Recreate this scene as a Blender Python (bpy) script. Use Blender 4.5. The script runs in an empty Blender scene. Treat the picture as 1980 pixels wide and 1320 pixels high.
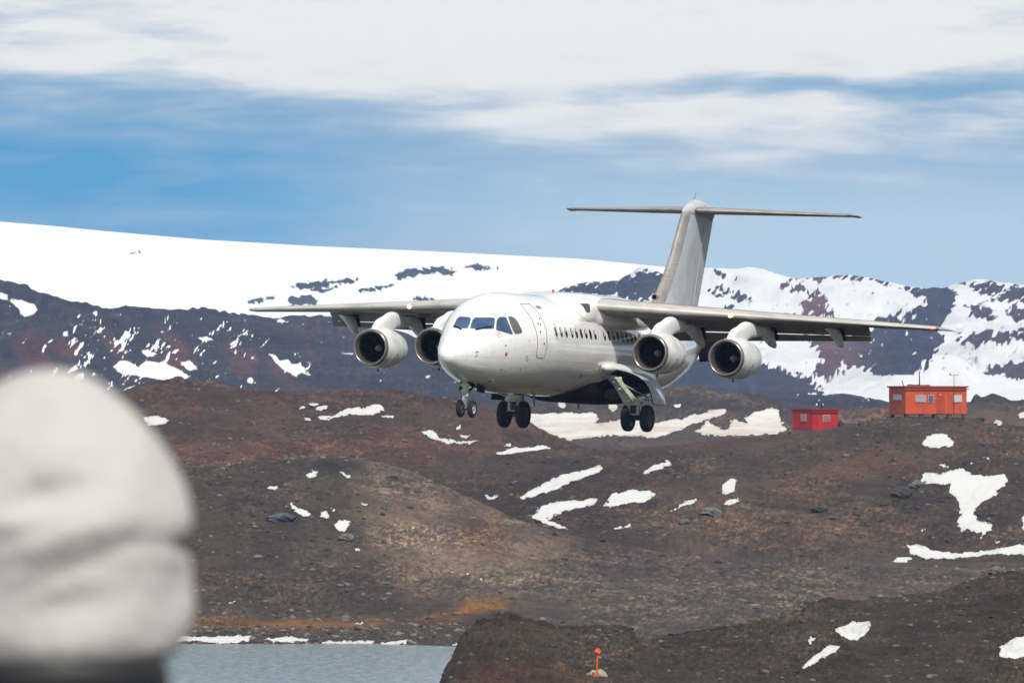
import bpy, bmesh, math, random
import numpy as np
from mathutils import Vector, Matrix
from mathutils.bvhtree import BVHTree

scene = bpy.context.scene
COL = scene.collection
R = math.radians
F = 22000.0            # focal length in pixels of a 1980 px wide frame
EYE = 12.0             # eye height above the lagoon, metres
TILT = math.atan2(200, F)

# ------------------------------------------------------------------ camera
cam_data = bpy.data.cameras.new("camera")
cam = bpy.data.objects.new("camera", cam_data); COL.objects.link(cam)
cam.location = (0, 0, EYE)
cam.rotation_euler = (R(90) + TILT, 0, 0)
cam_data.sensor_width = 36.0
cam_data.lens = 36.0 * F / 1980.0
cam_data.clip_start = 0.5
cam_data.clip_end = 60000
cam_data.dof.use_dof = True
cam_data.dof.focus_distance = 400.0
cam_data.dof.aperture_fstop = 24.0
scene.camera = cam

# ------------------------------------------------------------------ sun
SUN = Vector((0.24, -0.64, 0.68)).normalized()
sun_el = math.asin(SUN.z)
sun_az = math.atan2(SUN.x, SUN.y)
sd = bpy.data.lights.new("sun", 'SUN'); sd.energy = 3.0; sd.angle = R(3); sd.color = (1.0, 0.95, 0.88)
so = bpy.data.objects.new("sun", sd); COL.objects.link(so)
so.rotation_euler = SUN.to_track_quat('Z', 'Y').to_euler(); so.location = (0, 0, 300)

# ------------------------------------------------------------------ exposure
scene.view_settings.view_transform = 'Standard'
scene.view_settings.look = 'None'
scene.view_settings.exposure = 0.65
scene.view_settings.gamma = 1.0
scene.render.engine = 'CYCLES'
scene.cycles.max_bounces = 6
scene.cycles.volume_bounces = 0
scene.cycles.use_denoising = True

# ------------------------------------------------------------------ node helpers
class NT:
    def __init__(s, tree): s.t = tree; s.n = tree.nodes; s.l = tree.links
    def node(s, typ, **kw):
        n = s.n.new(typ)
        for k, v in kw.items(): setattr(n, k, v)
        return n
    def put(s, sock, v):
        if v is None: return
        if isinstance(v, bpy.types.NodeSocket): s.l.new(v, sock)
        else: sock.default_value = v
    def math(s, op, a, b=None, c=None, clamp=False):
        n = s.node('ShaderNodeMath', operation=op, use_clamp=clamp)
        s.put(n.inputs[0], a); s.put(n.inputs[1], b)
        if c is not None: s.put(n.inputs[2], c)
        return n.outputs[0]
    def sep(s, v):
        n = s.node('ShaderNodeSeparateXYZ'); s.put(n.inputs[0], v); return n.outputs
    def comb(s, x, y, z):
        n = s.node('ShaderNodeCombineXYZ'); s.put(n.inputs[0], x); s.put(n.inputs[1], y); s.put(n.inputs[2], z); return n.outputs[0]
    def noise(s, vec, scale, detail=4, rough=.55, dist=0):
        n = s.node('ShaderNodeTexNoise'); s.put(n.inputs['Vector'], vec)
        n.inputs['Scale'].default_value = scale; n.inputs['Detail'].default_value = detail
        n.inputs['Roughness'].default_value = rough; n.inputs['Distortion'].default_value = dist
        return n.outputs[0]
    def ramp(s, v, a, b, c=0.0, d=1.0, smooth=True):
        n = s.node('ShaderNodeMapRange'); n.interpolation_type = 'SMOOTHSTEP' if smooth else 'LINEAR'
        s.put(n.inputs[0], v); s.put(n.inputs[1], a); s.put(n.inputs[2], b); s.put(n.inputs[3], c); s.put(n.inputs[4], d)
        return n.outputs[0]
    def mix(s, f, a, b, mode='MIX'):
        n = s.node('ShaderNodeMix', data_type='RGBA', blend_type=mode)
        s.put(n.inputs[0], f); s.put(n.inputs[6], a if not isinstance(a, tuple) else (*a[:3], 1)); s.put(n.inputs[7], b if not isinstance(b, tuple) else (*b[:3], 1))
        return n.outputs[2]

# ------------------------------------------------------------------ world: clear sky with streaked cloud
world = bpy.data.worlds.new("World"); scene.world = world; world.use_nodes = True
W = NT(world.node_tree); W.n.clear()
tc = W.node('ShaderNodeTexCoord')
dx, dy, dz = W.sep(tc.outputs['Generated'])[:3]
az = W.math('ARCTAN2', dx, dy)
el = W.math('ARCSINE', dz)
U = W.math('MULTIPLY_ADD', az, F / 1000, 0.990)        # thousandths of the photograph's pixels
V = W.math('MULTIPLY_ADD', el, -F / 1000, 0.860)
sky = W.node('ShaderNodeTexSky', sky_type='NISHITA'); sky.sun_disc = False
sky.sun_elevation = sun_el; sky.sun_rotation = sun_az; sky.altitude = 0; sky.air_density = 1.0; sky.dust_density = 0.3; sky.ozone_density = 1.5
zup = W.math('MULTIPLY_ADD', W.math('MAXIMUM', dz, 0.0), 4.0, 0.42)
W.l.new(W.comb(dx, dy, zup), sky.inputs[0])
vn = W.comb(W.math('MULTIPLY', U, 1.0), W.math('MULTIPLY', V, 4.2), 0.0)
n1 = W.noise(vn, 1.6, 5, .52, .3)
n2 = W.noise(W.comb(W.math('MULTIPLY', U, 1.0), W.math('MULTIPLY', V, 6.0), 3.7), 3.6, 5, .6, .2)
nsum = W.math('ADD', W.math('MULTIPLY', n1, .62), W.math('MULTIPLY', n2, .38))
Vw = W.math('ADD', V, W.math('MULTIPLY', W.math('SUBTRACT', n1, .5), .16))
over = W.math('MULTIPLY', W.ramp(el, .055, .16), .55)       # thin cloud higher up
def gauss(u0, v0, su, sv, w, tilt=0.0):
    a = W.math('MULTIPLY', W.math('SUBTRACT', U, u0), 1 / su)
    vv = W.math('SUBTRACT', Vw, v0)
    if tilt: vv = W.math('SUBTRACT', vv, W.math('MULTIPLY', W.math('SUBTRACT', U, u0), tilt))
    b = W.math('MULTIPLY', vv, 1 / sv)
    r = W.math('ADD', W.math('MULTIPLY', a, a), W.math('MULTIPLY', b, b))
    return W.math('MULTIPLY', W.math('EXPONENT', W.math('MULTIPLY', r, -1.0)), w)
BLOBS = [(.3, -.04, 1.2, .16, .66, 0), (1.3, .02, .9, .15, .60, 0), (1.9, .06, .5, .07, .35, 0), (.02, .10, .28, .06, .30, 0),
         (.70, .18, .42, .06, .20, 0), (1.02, .225, .30, .045, .34, .02), (1.62, .225, .50, .055, .34, 0), (1.2, .285, .5, .05, .16, 0),
         (.10, .165, .5, .022, -.20, .03), (1.75, .162, .62, .022, -.30, 0), (1.55, .345, .7, .05, .16, 0), (.15, .35, .55, .10, -.10, 0), (1.75, .25, .7, .08, .22, 0), (1.0, .13, 1.2, .05, .14, 0), (.85, .125, .38, .05, .20, .02), (1.6, .12, .5, .035, .26, 0), (.35, .13, .30, .03, .12, .05),
         (.32, .29, .10, .06, .14, 0), (1.65, .46, .5, .07, .08, 0)]
cov = None
for b in BLOBS:
    g = gauss(*b); cov = g if cov is None else W.math('ADD', cov, g)
dens = W.math('ADD', W.math('ADD', cov, over), W.math('MULTIPLY', W.math('SUBTRACT', nsum, .5), 1.55))
cl = W.ramp(dens, -.14, .70, smooth=False)
bright = W.ramp(W.math('ADD', dens, W.math('MULTIPLY', W.math('SUBTRACT', n2, .5), .9)), .10, .80)
cloudcol = W.mix(bright, (3.0, 3.3, 3.6), (4.7, 4.75, 4.5))
# paler air low on the right
pale = W.math('MULTIPLY', W.ramp(U, .2, 1.35), W.ramp(V, .22, .46), None)
skyc = W.mix(W.math('MULTIPLY', pale, .9), W.mix(1.0, sky.outputs[0], (.38, 1.05, 1.0), 'MULTIPLY'), (3.0, 3.95, 4.35))
allc = W.mix(cl, skyc, cloudcol)
bg = W.node('ShaderNodeBackground'); W.l.new(allc, bg.inputs[0]); bg.inputs[1].default_value = 0.125
wo = W.node('ShaderNodeOutputWorld'); W.l.new(bg.outputs[0], wo.inputs[0])

# ------------------------------------------------------------------ materials
def mat(name, col, rough=.5, metal=0.0, var=.0, vscale=3.0, coat=0.0, bump=0.0, bscale=20.0, emit=None, estr=0.0, col2=None, stretch=None):
    m = bpy.data.materials.new(name); m.use_nodes = True
    T = NT(m.node_tree); T.n.clear()
    p = T.node('ShaderNodeBsdfPrincipled'); o = T.node('ShaderNodeOutputMaterial'); T.l.new(p.outputs[0], o.inputs[0])
    t = T.node('ShaderNodeTexCoord'); vec = t.outputs['Object']
    if stretch:
        mp = T.node('ShaderNodeMapping'); T.l.new(vec, mp.inputs[0]); mp.inputs['Scale'].default_value = stretch; vec = mp.outputs[0]
    c = (*col, 1)
    if var > 0:
        nz = T.noise(vec, vscale, 5, .6)
        c2 = col2 if col2 else tuple(max(0, x * (1 - var)) for x in col)
        T.l.new(T.mix(T.ramp(nz, .38, .68), col, c2), p.inputs['Base Color'])
    else: p.inputs['Base Color'].default_value = c
    p.inputs['Roughness'].default_value = rough; p.inputs['Metallic'].default_value = metal
    p.inputs['Specular IOR Level'].default_value = .08 if rough > .94 and max(col) < .02 else .5; p.inputs['Coat Weight'].default_value = coat; p.inputs['Coat Roughness'].default_value = .08
    if bump > 0:
        b = T.node('ShaderNodeBump'); b.inputs['Strength'].default_value = bump; b.inputs['Distance'].default_value = .05
        T.l.new(T.noise(vec, bscale, 6, .6), b.inputs['Height']); T.l.new(b.outputs[0], p.inputs['Normal'])
    if emit: p.inputs['Emission Color'].default_value = (*emit, 1); p.inputs['Emission Strength'].default_value = estr
    return m

def paint_material(name, base, belly_bounce, lo, hi, rough=.22):
    """aircraft paint: clean above, brown ground bounce painted in along the belly"""
    m = bpy.data.materials.new(name); m.use_nodes = True
    T = NT(m.node_tree); T.n.clear()
    p = T.node('ShaderNodeBsdfPrincipled'); o = T.node('ShaderNodeOutputMaterial'); T.l.new(p.outputs[0], o.inputs[0])
    t = T.node('ShaderNodeTexCoord'); x, y, z = T.sep(t.outputs['Object'])[:3]
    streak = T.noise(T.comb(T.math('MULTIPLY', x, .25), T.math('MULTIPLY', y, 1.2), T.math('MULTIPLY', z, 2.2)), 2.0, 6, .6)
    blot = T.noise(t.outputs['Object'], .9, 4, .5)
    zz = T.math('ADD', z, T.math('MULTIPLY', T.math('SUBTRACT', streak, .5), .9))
    g = T.ramp(zz, lo, hi, 1.0, 0.0)  # warm bounce from the ground, painted in towards the belly
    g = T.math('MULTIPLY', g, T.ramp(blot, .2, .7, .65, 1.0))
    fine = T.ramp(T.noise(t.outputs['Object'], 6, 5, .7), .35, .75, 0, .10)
    c = T.mix(fine, T.mix(g, base, belly_bounce), (.35, .33, .30))
    # panel joints every half metre or so along the body
    pj = T.math('PINGPONG', x, .64)
    ln = T.math('MULTIPLY', T.ramp(pj, 0.0, .022, 1.0, 0.0), .26)
    lz = T.math('MAXIMUM', T.ramp(T.math('ABSOLUTE', T.math('ADD', z, .62)), .0, .02, 1.0, 0.0), T.ramp(T.math('ABSOLUTE', T.math('SUBTRACT', z, .98)), .0, .02, 1.0, 0.0))
    c = T.mix(T.math('MAXIMUM', ln, T.math('MULTIPLY', lz, .3)), c, (.25, .24, .23))
    st2 = T.noise(T.comb(T.math('MULTIPLY', x, .5), T.math('MULTIPLY', y, 3), T.math('MULTIPLY', z, 7)), 2.2, 5, .6)
    c = T.mix(T.math('MULTIPLY', T.ramp(st2, .48, .68), .16), c, (.42, .37, .31))
    T.l.new(c, p.inputs['Base Color'])
    p.inputs['Roughness'].default_value = rough; p.inputs['Coat Weight'].default_value = 1.0; p.inputs['Coat Roughness'].default_value = .075; p.inputs['Coat IOR'].default_value = 1.75
    b = T.node('ShaderNodeBump'); b.inputs['Strength'].default_value = .22; b.inputs['Distance'].default_value = .03
    T.l.new(T.noise(t.outputs['Object'], 2.2, 3, .5), b.inputs['Height']); T.l.new(b.outputs[0], p.inputs['Normal'])
    return m

M = dict(
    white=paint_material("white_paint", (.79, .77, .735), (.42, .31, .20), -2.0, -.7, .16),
    white2=mat("white_composite", (.72, .73, .72), .3, 0, .18, 1.5, .3),
    cowl=mat("cowl_white", (.66, .655, .63), .33, 0, .25, 2.2, .3),
    greyp=mat("fin_grey", (.40, .41, .43), .42, 0, .18, 2.2, .1),
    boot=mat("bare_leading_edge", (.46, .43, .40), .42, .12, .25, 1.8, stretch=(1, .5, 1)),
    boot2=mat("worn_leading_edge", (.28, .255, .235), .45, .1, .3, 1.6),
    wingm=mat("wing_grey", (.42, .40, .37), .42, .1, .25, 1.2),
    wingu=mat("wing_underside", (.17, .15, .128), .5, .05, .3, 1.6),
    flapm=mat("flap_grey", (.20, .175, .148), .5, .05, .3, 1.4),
    lip=mat("intake_metal", (.27, .235, .215), .27, .75, .25, 3),
    duct=mat("duct_dark", (.008, .007, .008), .96),
    fan=mat("fan_blades", (.008, .007, .008), .96),
    spin=mat("spinner_grey", (.42, .42, .38), .5, 0, .2, 8),
    glass=mat("cockpit_glass", (.035, .075, .17), .12, 0, .5, 2.0, 0),
    glass2=mat("side_glass", (.10, .09, .075), .15, 0, .3, 3.0, 0),
    pane=mat("cabin_pane", (.02, .018, .02), .12, 0, 0, 1, .8),
    seam=mat("seam_dark", (.13, .13, .13), .6),
    seaml=mat("seam_light", (.42, .42, .42), .6),
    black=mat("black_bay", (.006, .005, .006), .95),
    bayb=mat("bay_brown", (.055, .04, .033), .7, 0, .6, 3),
    tyre=mat("tyre_rubber", (.005, .005, .006), .8, 0, .3, 6),
    rim=mat("wheel_rim", (.42, .41, .38), .45, .3, .4, 9),
    gear=mat("gear_primer", (.50, .52, .42), .45, 0, .35, 7),
    geard=mat("gear_dark", (.07, .06, .055), .55, .3, .4, 9),
    doorp=mat("gear_door_blue", (.36, .40, .46), .5, 0, .2, 3),
    red=mat("red_mark", (.55, .03, .025), .5),
    redl=mat("red_faint", (.70, .36, .33), .5),
    chrome=mat("oleo_chrome", (.7, .72, .74), .2, .8),
    lamp=mat("landing_lamp", (1, .8, .5), .3, emit=(1.0, .42, .08), estr=1.3),
    lampc=mat("landing_lamp_core", (1, .8, .4), .3, emit=(1.0, .72, .30), estr=6.0),
    redlamp=mat("tip_lamp", (.7, .1, .03), .3, emit=(1.0, .16, .04), estr=2.0),
)

# ------------------------------------------------------------------ object helpers
def link(o, parent=None):
    COL.objects.link(o)
    if parent is not None: o.parent = parent
    return o
def empty(name, loc=(0, 0, 0), rot=(0, 0, 0), parent=None):
    o = bpy.data.objects.new(name, None); o.location = loc; o.rotation_euler = rot; o.empty_display_size = .3
    return link(o, parent)
def tag(o, label=None, cat=None, group=None, kind=None):
    if label: o['label'] = label
    if cat: o['category'] = cat
    if group: o['group'] = group
    if kind: o['kind'] = kind
    return o

class MB:
    def __init__(s): s.v = []; s.f = []
    def add(s, vs, fs):
        b = len(s.v); s.v += [tuple(map(float, v)) for v in vs]; s.f += [tuple(i + b for i in f) for f in fs]; return s
    def loft(s, rings, caps=True, close=True, flip=False):
        n = len(rings[0]); vs = [p for r in rings for p in r]; fs = []
        for i in range(len(rings) - 1):
            for j in range(n if close else n - 1):
                a, b = i * n + j, i * n + (j + 1) % n
                q = (a, b, b + n, a + n); fs.append(q[::-1] if flip else q)
        if caps and close:
            for k in (0, len(rings) - 1):
                q = tuple(range(k * n, k * n + n)); fs.append(q if (k > 0) != flip else q[::-1])
        return s.add(vs, fs)
    def tube(s, pts, r, n=8, caps=True):
        pts = [Vector(p) for p in pts]; rings = []
        rr = r if isinstance(r, (list, tuple)) else [r] * len(pts)
        up = None
        for i, p in enumerate(pts):
            t = (pts[min(i + 1, len(pts) - 1)] - pts[max(i - 1, 0)]).normalized()
            if up is None: up = Vector((0, 0, 1)) if abs(t.z) < .9 else Vector((1, 0, 0))
            a = t.cross(up); a = a.normalized() if a.length > 1e-6 else t.orthogonal().normalized()
            b = a.cross(t).normalized(); up = b
            rings.append([p + (a * math.cos(2 * math.pi * k / n) + b * math.sin(2 * math.pi * k / n)) * rr[i] for k in range(n)])
        return s.loft(rings, caps)
    def box(s, c, sz, rot=None, bev=0.0):
        bm = bmesh.new(); bmesh.ops.create_cube(bm, size=1)
        for v in bm.verts: v.co = Vector((v.co.x * sz[0], v.co.y * sz[1], v.co.z * sz[2]))
        if bev: bmesh.ops.bevel(bm, geom=bm.edges[:] + bm.verts[:], offset=bev, segments=2, affect='EDGES')
        m = rot if rot is not None else Matrix.Identity(3)
        bm.verts.index_update()
        s.add([m @ v.co + Vector(c) for v in bm.verts], [[v.index for v in f.verts] for f in bm.faces]); bm.free(); return s
    def lathe(s, prof, c, axis='x', n=32, caps=False, flip=False):
        """prof: (along, radius)"""
        rings = []
        for a, r in prof:
            ring = []
            for k in range(n):
                t = 2 * math.pi * k / n; u, w = r * math.cos(t), r * math.sin(t)
                ring.append({'x': (c[0] + a, c[1] + u, c[2] + w), 'y': (c[0] + w, c[1] + a, c[2] + u), 'z': (c[0] + u, c[1] + w, c[2] + a)}[axis])
            rings.append(ring)
        return s.loft(rings, caps, True, flip)
    def blob(s, c, r, seed=0, sub=2, rough=.25, flat=1.0):
        bm = bmesh.new(); bmesh.ops.create_icosphere(bm, subdivisions=sub, radius=1)
        rg = random.Random(seed); k = [Vector((rg.uniform(-1, 1), rg.uniform(-1, 1), rg.uniform(-1, 1))).normalized() for _ in range(9)]
        h = [rg.uniform(.55, 1.0) for _ in k]; bm.verts.index_update(); vs = []
        for v in bm.verts:
            d = v.co.normalized(); q = 1.0
            for a, b in zip(k, h):
                dd = d.dot(a)
                if dd > .15: q = min(q, (b * (1 - rough) + rough * .8) / dd)
            q = min(q, 1.0); q *= 1 + rough * .25 * math.sin(7 * d.x + 5 * d.y + 9 * d.z + seed)
            vs.append(Vector(c) + Vector((d.x * r[0] * q, d.y * r[1] * q, d.z * r[2] * q * flat)))
        s.add(vs, [[v.index for v in f.verts] for f in bm.faces]); bm.free(); return s
    def build(s, name, m, parent=None, smooth=True, angle=40):
        me = bpy.data.meshes.new(name); me.from_pydata(s.v, [], s.f); me.materials.append(m)
        bm = bmesh.new(); bm.from_mesh(me); bmesh.ops.recalc_face_normals(bm, faces=bm.faces); bm.to_mesh(me); bm.free()
        if smooth:
            me.polygons.foreach_set('use_smooth', [True] * len(me.polygons)); me.set_sharp_from_angle(angle=R(angle))
        me.update()
        return link(bpy.data.objects.new(name, me), parent)

def pcurve(keys, x):
    """monotone-ish interpolation through keys [(x, v...)], smooth"""
    k = np.array(keys, float); xs = k[:, 0]
    x = min(max(x, xs[0]), xs[-1]); i = min(max(int(np.searchsorted(xs, x) - 1), 0), len(xs) - 2)
    h = xs[i + 1] - xs[i]; t = (x - xs[i]) / h
    def slope(j):
        if j == 0: return (k[1, 1:] - k[0, 1:]) / (xs[1] - xs[0])
        if j == len(xs) - 1: return (k[-1, 1:] - k[-2, 1:]) / (xs[-1] - xs[-2])
        a = (k[j, 1:] - k[j - 1, 1:]) / (xs[j] - xs[j - 1]); b = (k[j + 1, 1:] - k[j, 1:]) / (xs[j + 1] - xs[j])
        return np.where(a * b > 0, 2 * a * b / (a + b + 1e-12), 0)
    m0, m1 = slope(i) * h, slope(i + 1) * h; p0, p1 = k[i, 1:], k[i + 1, 1:]
    return (2*t**3-3*t**2+1)*p0 + (t**3-2*t**2+t)*m0 + (-2*t**3+3*t**2)*p1 + (t**3-t**2)*m1

def cam_ray(px, py):
    c, s = math.cos(TILT), math.sin(TILT); x = (px - 990) / F; u = (660 - py) / F
    return Vector((x, c - u * s, s + u * c))
def at(px, py, d):
    r = cam_ray(px, py); return Vector((0, 0, EYE)) + r * (d / r.y)

#@@AIRCRAFT
# ================================================================== the airliner
# local frame: x aft, y starboard, z up, metres, x = 0 just ahead of the nose
yaw, pit, rol = R(90 - 20.2268), R(1.0747), R(1.72808)
PM = Matrix.Rotation(yaw, 4, 'Z') @ Matrix.Rotation(pit, 4, 'Y') @ Matrix.Rotation(rol, 4, 'X')
PM.translation = Vector((-2.49, 394.30, 3.751 + EYE))
plane = empty("airliner"); plane.matrix_world = PM
tag(plane, "white four-engined high-wing jet airliner with T-tail, landing gear down, flying low over the brown hills", "airplane")
PI_ = PM.inverted()
CL = PI_ @ Vector((0, 0, EYE))
def lray(px, py): return CL, (PI_.to_3x3() @ cam_ray(px, py)).normalized()

FUS = [  # x, half width, z top, z bottom
    (.42, .02, -.62, -.66), (.48, .14, -.50, -.79), (.62, .27, -.36, -.92), (.85, .38, -.20, -1.03), (1.2, .52, .02, -1.17), (1.6, .68, .25, -1.29),
    (2.0, .82, .50, -1.40), (2.5, .98, .82, -1.50), (3.0, 1.13, 1.11, -1.59), (3.5, 1.27, 1.34, -1.67), (4.0, 1.40, 1.50, -1.73), (5.0, 1.60, 1.67, -1.80),
    (6.0, 1.72, 1.72, -1.84), (7.5, 1.78, 1.72, -1.84), (18.5, 1.78, 1.72, -1.84), (20.5, 1.70, 1.72, -1.58), (22.5, 1.45, 1.71, -1.18),
    (24.5, 1.02, 1.65, -.62), (26.0, .62, 1.52, .02), (27.0, .34, 1.35, .48), (27.4, .2, 1.2, .66)]
def fring(x, n=112, grow=0.0):
    h, t, b = pcurve(FUS, x); c = (t + b) / 2; v = (t - b) / 2
    return [(x, -(h + grow) * math.cos(2 * math.pi * k / n), c + (v + grow) * math.sin(2 * math.pi * k / n)) for k in range(n)]
fx = [.42, .44, .48, .54, .62, .72, .85] + list(np.arange(1.0, 7.5, .2)) + list(np.arange(7.5, 27.4, .4)) + [27.4]
fus = MB(); fus.loft([fring(x) for x in fx])
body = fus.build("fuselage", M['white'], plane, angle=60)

# wing to body fairing
fair = MB(); rings = []
FR = [(9.0, 1.60, .55, 1.86), (11.4, 1.60, .58, 1.91), (12.0, 1.70, .50, 1.93), (14.5, 1.80, .46, 1.92), (16.5, 1.72, .5, 1.86), (18.0, 1.5, .7, 1.82), (20.2, 1.2, 1.0, 1.78)]
for x in np.linspace(8.8, 20.2, 90):
    h, zb, zt = pcurve(FR, x); ring = []
    c, v = (zt + zb) / 2, (zt - zb) / 2
    fh, ft, fb2 = pcurve(FUS, x); fc0 = (ft + fb2) / 2; fv = (ft - fb2) / 2
    g = min(1, max(0, (x - 8.9) / 2.5)); g = g * g * (3 - 2 * g)
    if x > 17: q = min(1, (x - 17) / 3.1); g = 1 - q * q * (3 - 2 * q)
    for k in range(64):
        t = 2 * math.pi * k / 64; ct, st = math.cos(t), math.sin(t); e = .62
        pf = np.array((h * math.copysign(abs(ct) ** e, ct), c + v * math.copysign(abs(st) ** e, st)))
        d = pf - np.array((0, c)); d /= np.linalg.norm(d)          # where the same direction meets the round body
        A = (d[0] / fh) ** 2 + (d[1] / fv) ** 2; B = 2 * d[1] * (c - fc0) / fv ** 2; C0 = ((c - fc0) / fv) ** 2 - 1
        u = (-B + math.sqrt(max(0, B * B - 4 * A * C0))) / (2 * A); pu = np.array((0, c)) + d * u * .992
        p = pu * (1 - g) + pf * g; ring.append((x, p[0], p[1]))
    rings.append(ring)
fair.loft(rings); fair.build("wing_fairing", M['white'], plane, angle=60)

# belly fairing (dark) and side pods for the main gear
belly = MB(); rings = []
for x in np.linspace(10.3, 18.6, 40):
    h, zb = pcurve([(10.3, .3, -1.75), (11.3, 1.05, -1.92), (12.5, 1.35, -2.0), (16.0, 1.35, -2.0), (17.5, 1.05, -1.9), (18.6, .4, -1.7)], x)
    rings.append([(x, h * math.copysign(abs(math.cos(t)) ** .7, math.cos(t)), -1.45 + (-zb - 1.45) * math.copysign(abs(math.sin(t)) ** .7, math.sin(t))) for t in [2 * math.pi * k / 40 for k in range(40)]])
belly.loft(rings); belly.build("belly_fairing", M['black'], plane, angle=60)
pods = []
for s in (-1, 1):
    pod = MB(); rings = []
    for x in np.linspace(12.05, 18.3, 40):
        ry, rz = pcurve([(12.05, .06, .05), (12.15, .17, .13), (12.4, .27, .17), (13.2, .42, .22), (14.5, .62, .33), (15.8, .66, .36), (17.2, .45, .28), (18.3, .05, .05)], x)
        yc, zc = pcurve([(12.05, 1.72, -.72), (13.2, 1.70, -.76), (14.5, 1.62, -.92), (16, 1.55, -1.0), (18.3, 1.3, -1.05)], x)
        rings.append([(x, s * (yc + ry * math.cos(t)), zc + rz * math.sin(t)) for t in [2 * math.pi * k / 28 for k in range(28)]])
    pod.loft(rings); pods.append(pod); pod.build("gear_pod", M['white2'], plane, angle=60)

def bvh_of(*mbs):
    v, f = [], []
    for m in mbs:
        b = len(v); v += m.v; f += [tuple(i + b for i in q) for q in m.f]
    return BVHTree.FromPolygons([Vector(p) for p in v], f)
BV = bvh_of(fus, fair, belly, pods[0])
BVF = bvh_of(fus)
def hit(px, py, bv=None):
    o, d = lray(px, py); r = (bv or BV).ray_cast(o, d)
    if r[0] is None: return None, None
    n = r[1] if r[1].dot(d) < 0 else -r[1]
    return r[0], n
def densify(poly, step):
    out = []
    for i in range(len(poly)):
        a, b = np.array(poly[i], float), np.array(poly[(i + 1) % len(poly)], float)
        k = max(1, int(np.linalg.norm(b - a) / step))
        out += [tuple(a + (b - a) * j / k) for j in range(k)]
    return out
def mirror(mb):
    m = MB(); m.v = [(x, -y, z) for x, y, z in mb.v]; m.f = [q[::-1] for q in mb.f]; return m
def patch(poly, off=.008, bv=None, step=1.2, rings=6, center=None):
    """a skin that follows the body: star-shaped polygon, points found by looking at the body"""
    P = densify(poly, step); c = np.mean(np.array(poly, float), 0) if center is None else np.array(center, float)
    mb = MB(); vs = []
    for k in range(rings):
        s = 1 - k / rings
        for p in P:
            q = c + (np.array(p) - c) * s
            h, n = hit(q[0], q[1], bv)
            vs.append((h + n * off) if h is not None else (vs[-1] if vs else Vector((0, 0, 0))))
    h, n = hit(c[0], c[1], bv); vs.append(h + n * off)
    N = len(P); fs = []
    for k in range(rings - 1):
        for j in range(N): fs.append((k * N + j, k * N + (j + 1) % N, (k + 1) * N + (j + 1) % N, (k + 1) * N + j))
    for j in range(N): fs.append(((rings - 1) * N + j, (rings - 1) * N + (j + 1) % N, rings * N))
    return mb.add(vs, fs)
def seam(poly, r=.012, close=True, bv=None, step=2.0, off=.0):
    P = densify(poly, step)
    if not close:
        P = [p for p in P]
        a = np.array(poly[-1], float)
        # densify() walks back to the start: keep only the forward run
        total = []
        for i in range(len(poly) - 1):
            x, y = np.array(poly[i], float), np.array(poly[i + 1], float); k = max(1, int(np.linalg.norm(y - x) / step))
            total += [tuple(x + (y - x) * j / k) for j in range(k)]
        P = total + [tuple(a)]
    pts = []
    for p in P:
        h, n = hit(p[0], p[1], bv)
        if h is not None: pts.append(h + n * off)
    if close: pts.append(pts[0].copy())
    return MB().tube(pts, r, 5, False)
def z6(pts): return [(x / 6.6 + 840, y / 6.6 + 560) for x, y in pts]

# cockpit glazing
W3 = z6([(520, 358), (635, 356), (750, 358), (770, 375), (764, 440), (755, 490), (745, 497), (600, 498), (472, 495), (460, 485), (470, 440), (490, 385)])
W2 = z6([(320, 345), (390, 348), (450, 355), (462, 375), (445, 440), (420, 490), (405, 494), (255, 484), (243, 478), (262, 430), (290, 375)])
W4 = z6([(830, 352), (870, 349), (910, 352), (922, 372), (960, 470), (997, 560), (990, 568), (900, 542), (788, 510), (790, 450), (795, 400), (808, 372)])
W5 = z6([(940, 348), (965, 343), (1000, 350), (1028, 370), (1055, 405), (1090, 470), (1118, 528), (1110, 548), (1070, 560), (1030, 562), (1008, 530), (975, 450)])
for i, (w, g) in enumerate(((W3, 'glass'), (W2, 'glass'), (W4, 'glass'), (W5, 'glass2'))):
    c = np.mean(w, 0); wf = [tuple(c + (np.array(p) - c) * np.array([1 + 1.0 / max(8, abs(p[0]-c[0])), 1.06])) for p in w]
    pm = patch(w, .010, BVF); fm = seam(w, .016, True, BVF, 1.5)
    o = pm.build("cockpit_window", M[g], plane); fm.build("window_frame", M['seam'], o)
    if i >= 2:
        o = mirror(pm).build("cockpit_window", M[g], plane); mirror(fm).build("window_frame", M['seam'], o)
# wipers
for a, b in (((523, 512), (730, 468)), ((345, 510), (250, 465))):
    p, q = z6([a, b]); pts = []
    for t in np.linspace(0, 1, 6):
        h, n = hit(p[0] + (q[0] - p[0]) * t, p[1] + (q[1] - p[1]) * t, BVF); pts.append(h + n * .03)
    MB().tube(pts, [.03, .022, .02, .018, .015, .012], 6).build("wiper", M['black'], plane)
# crest beside the cockpit: a plain ring
cr = z6([(818 + 38 * math.cos(t), 565 + 34 * math.sin(t) + 10 * math.cos(t)) for t in np.linspace(0, 2 * math.pi, 20, endpoint=False)])
seam(cr, .012, True, BVF, 1.0).build("crest_ring", M['redl'], plane)
ci = z6([(822 + 18 * math.cos(t), 562 + 20 * math.sin(t)) for t in np.linspace(0, 2 * math.pi, 14, endpoint=False)])
patch(ci, .008, BVF, 1.0, 3).build("crest", M['seaml'], plane)

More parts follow.
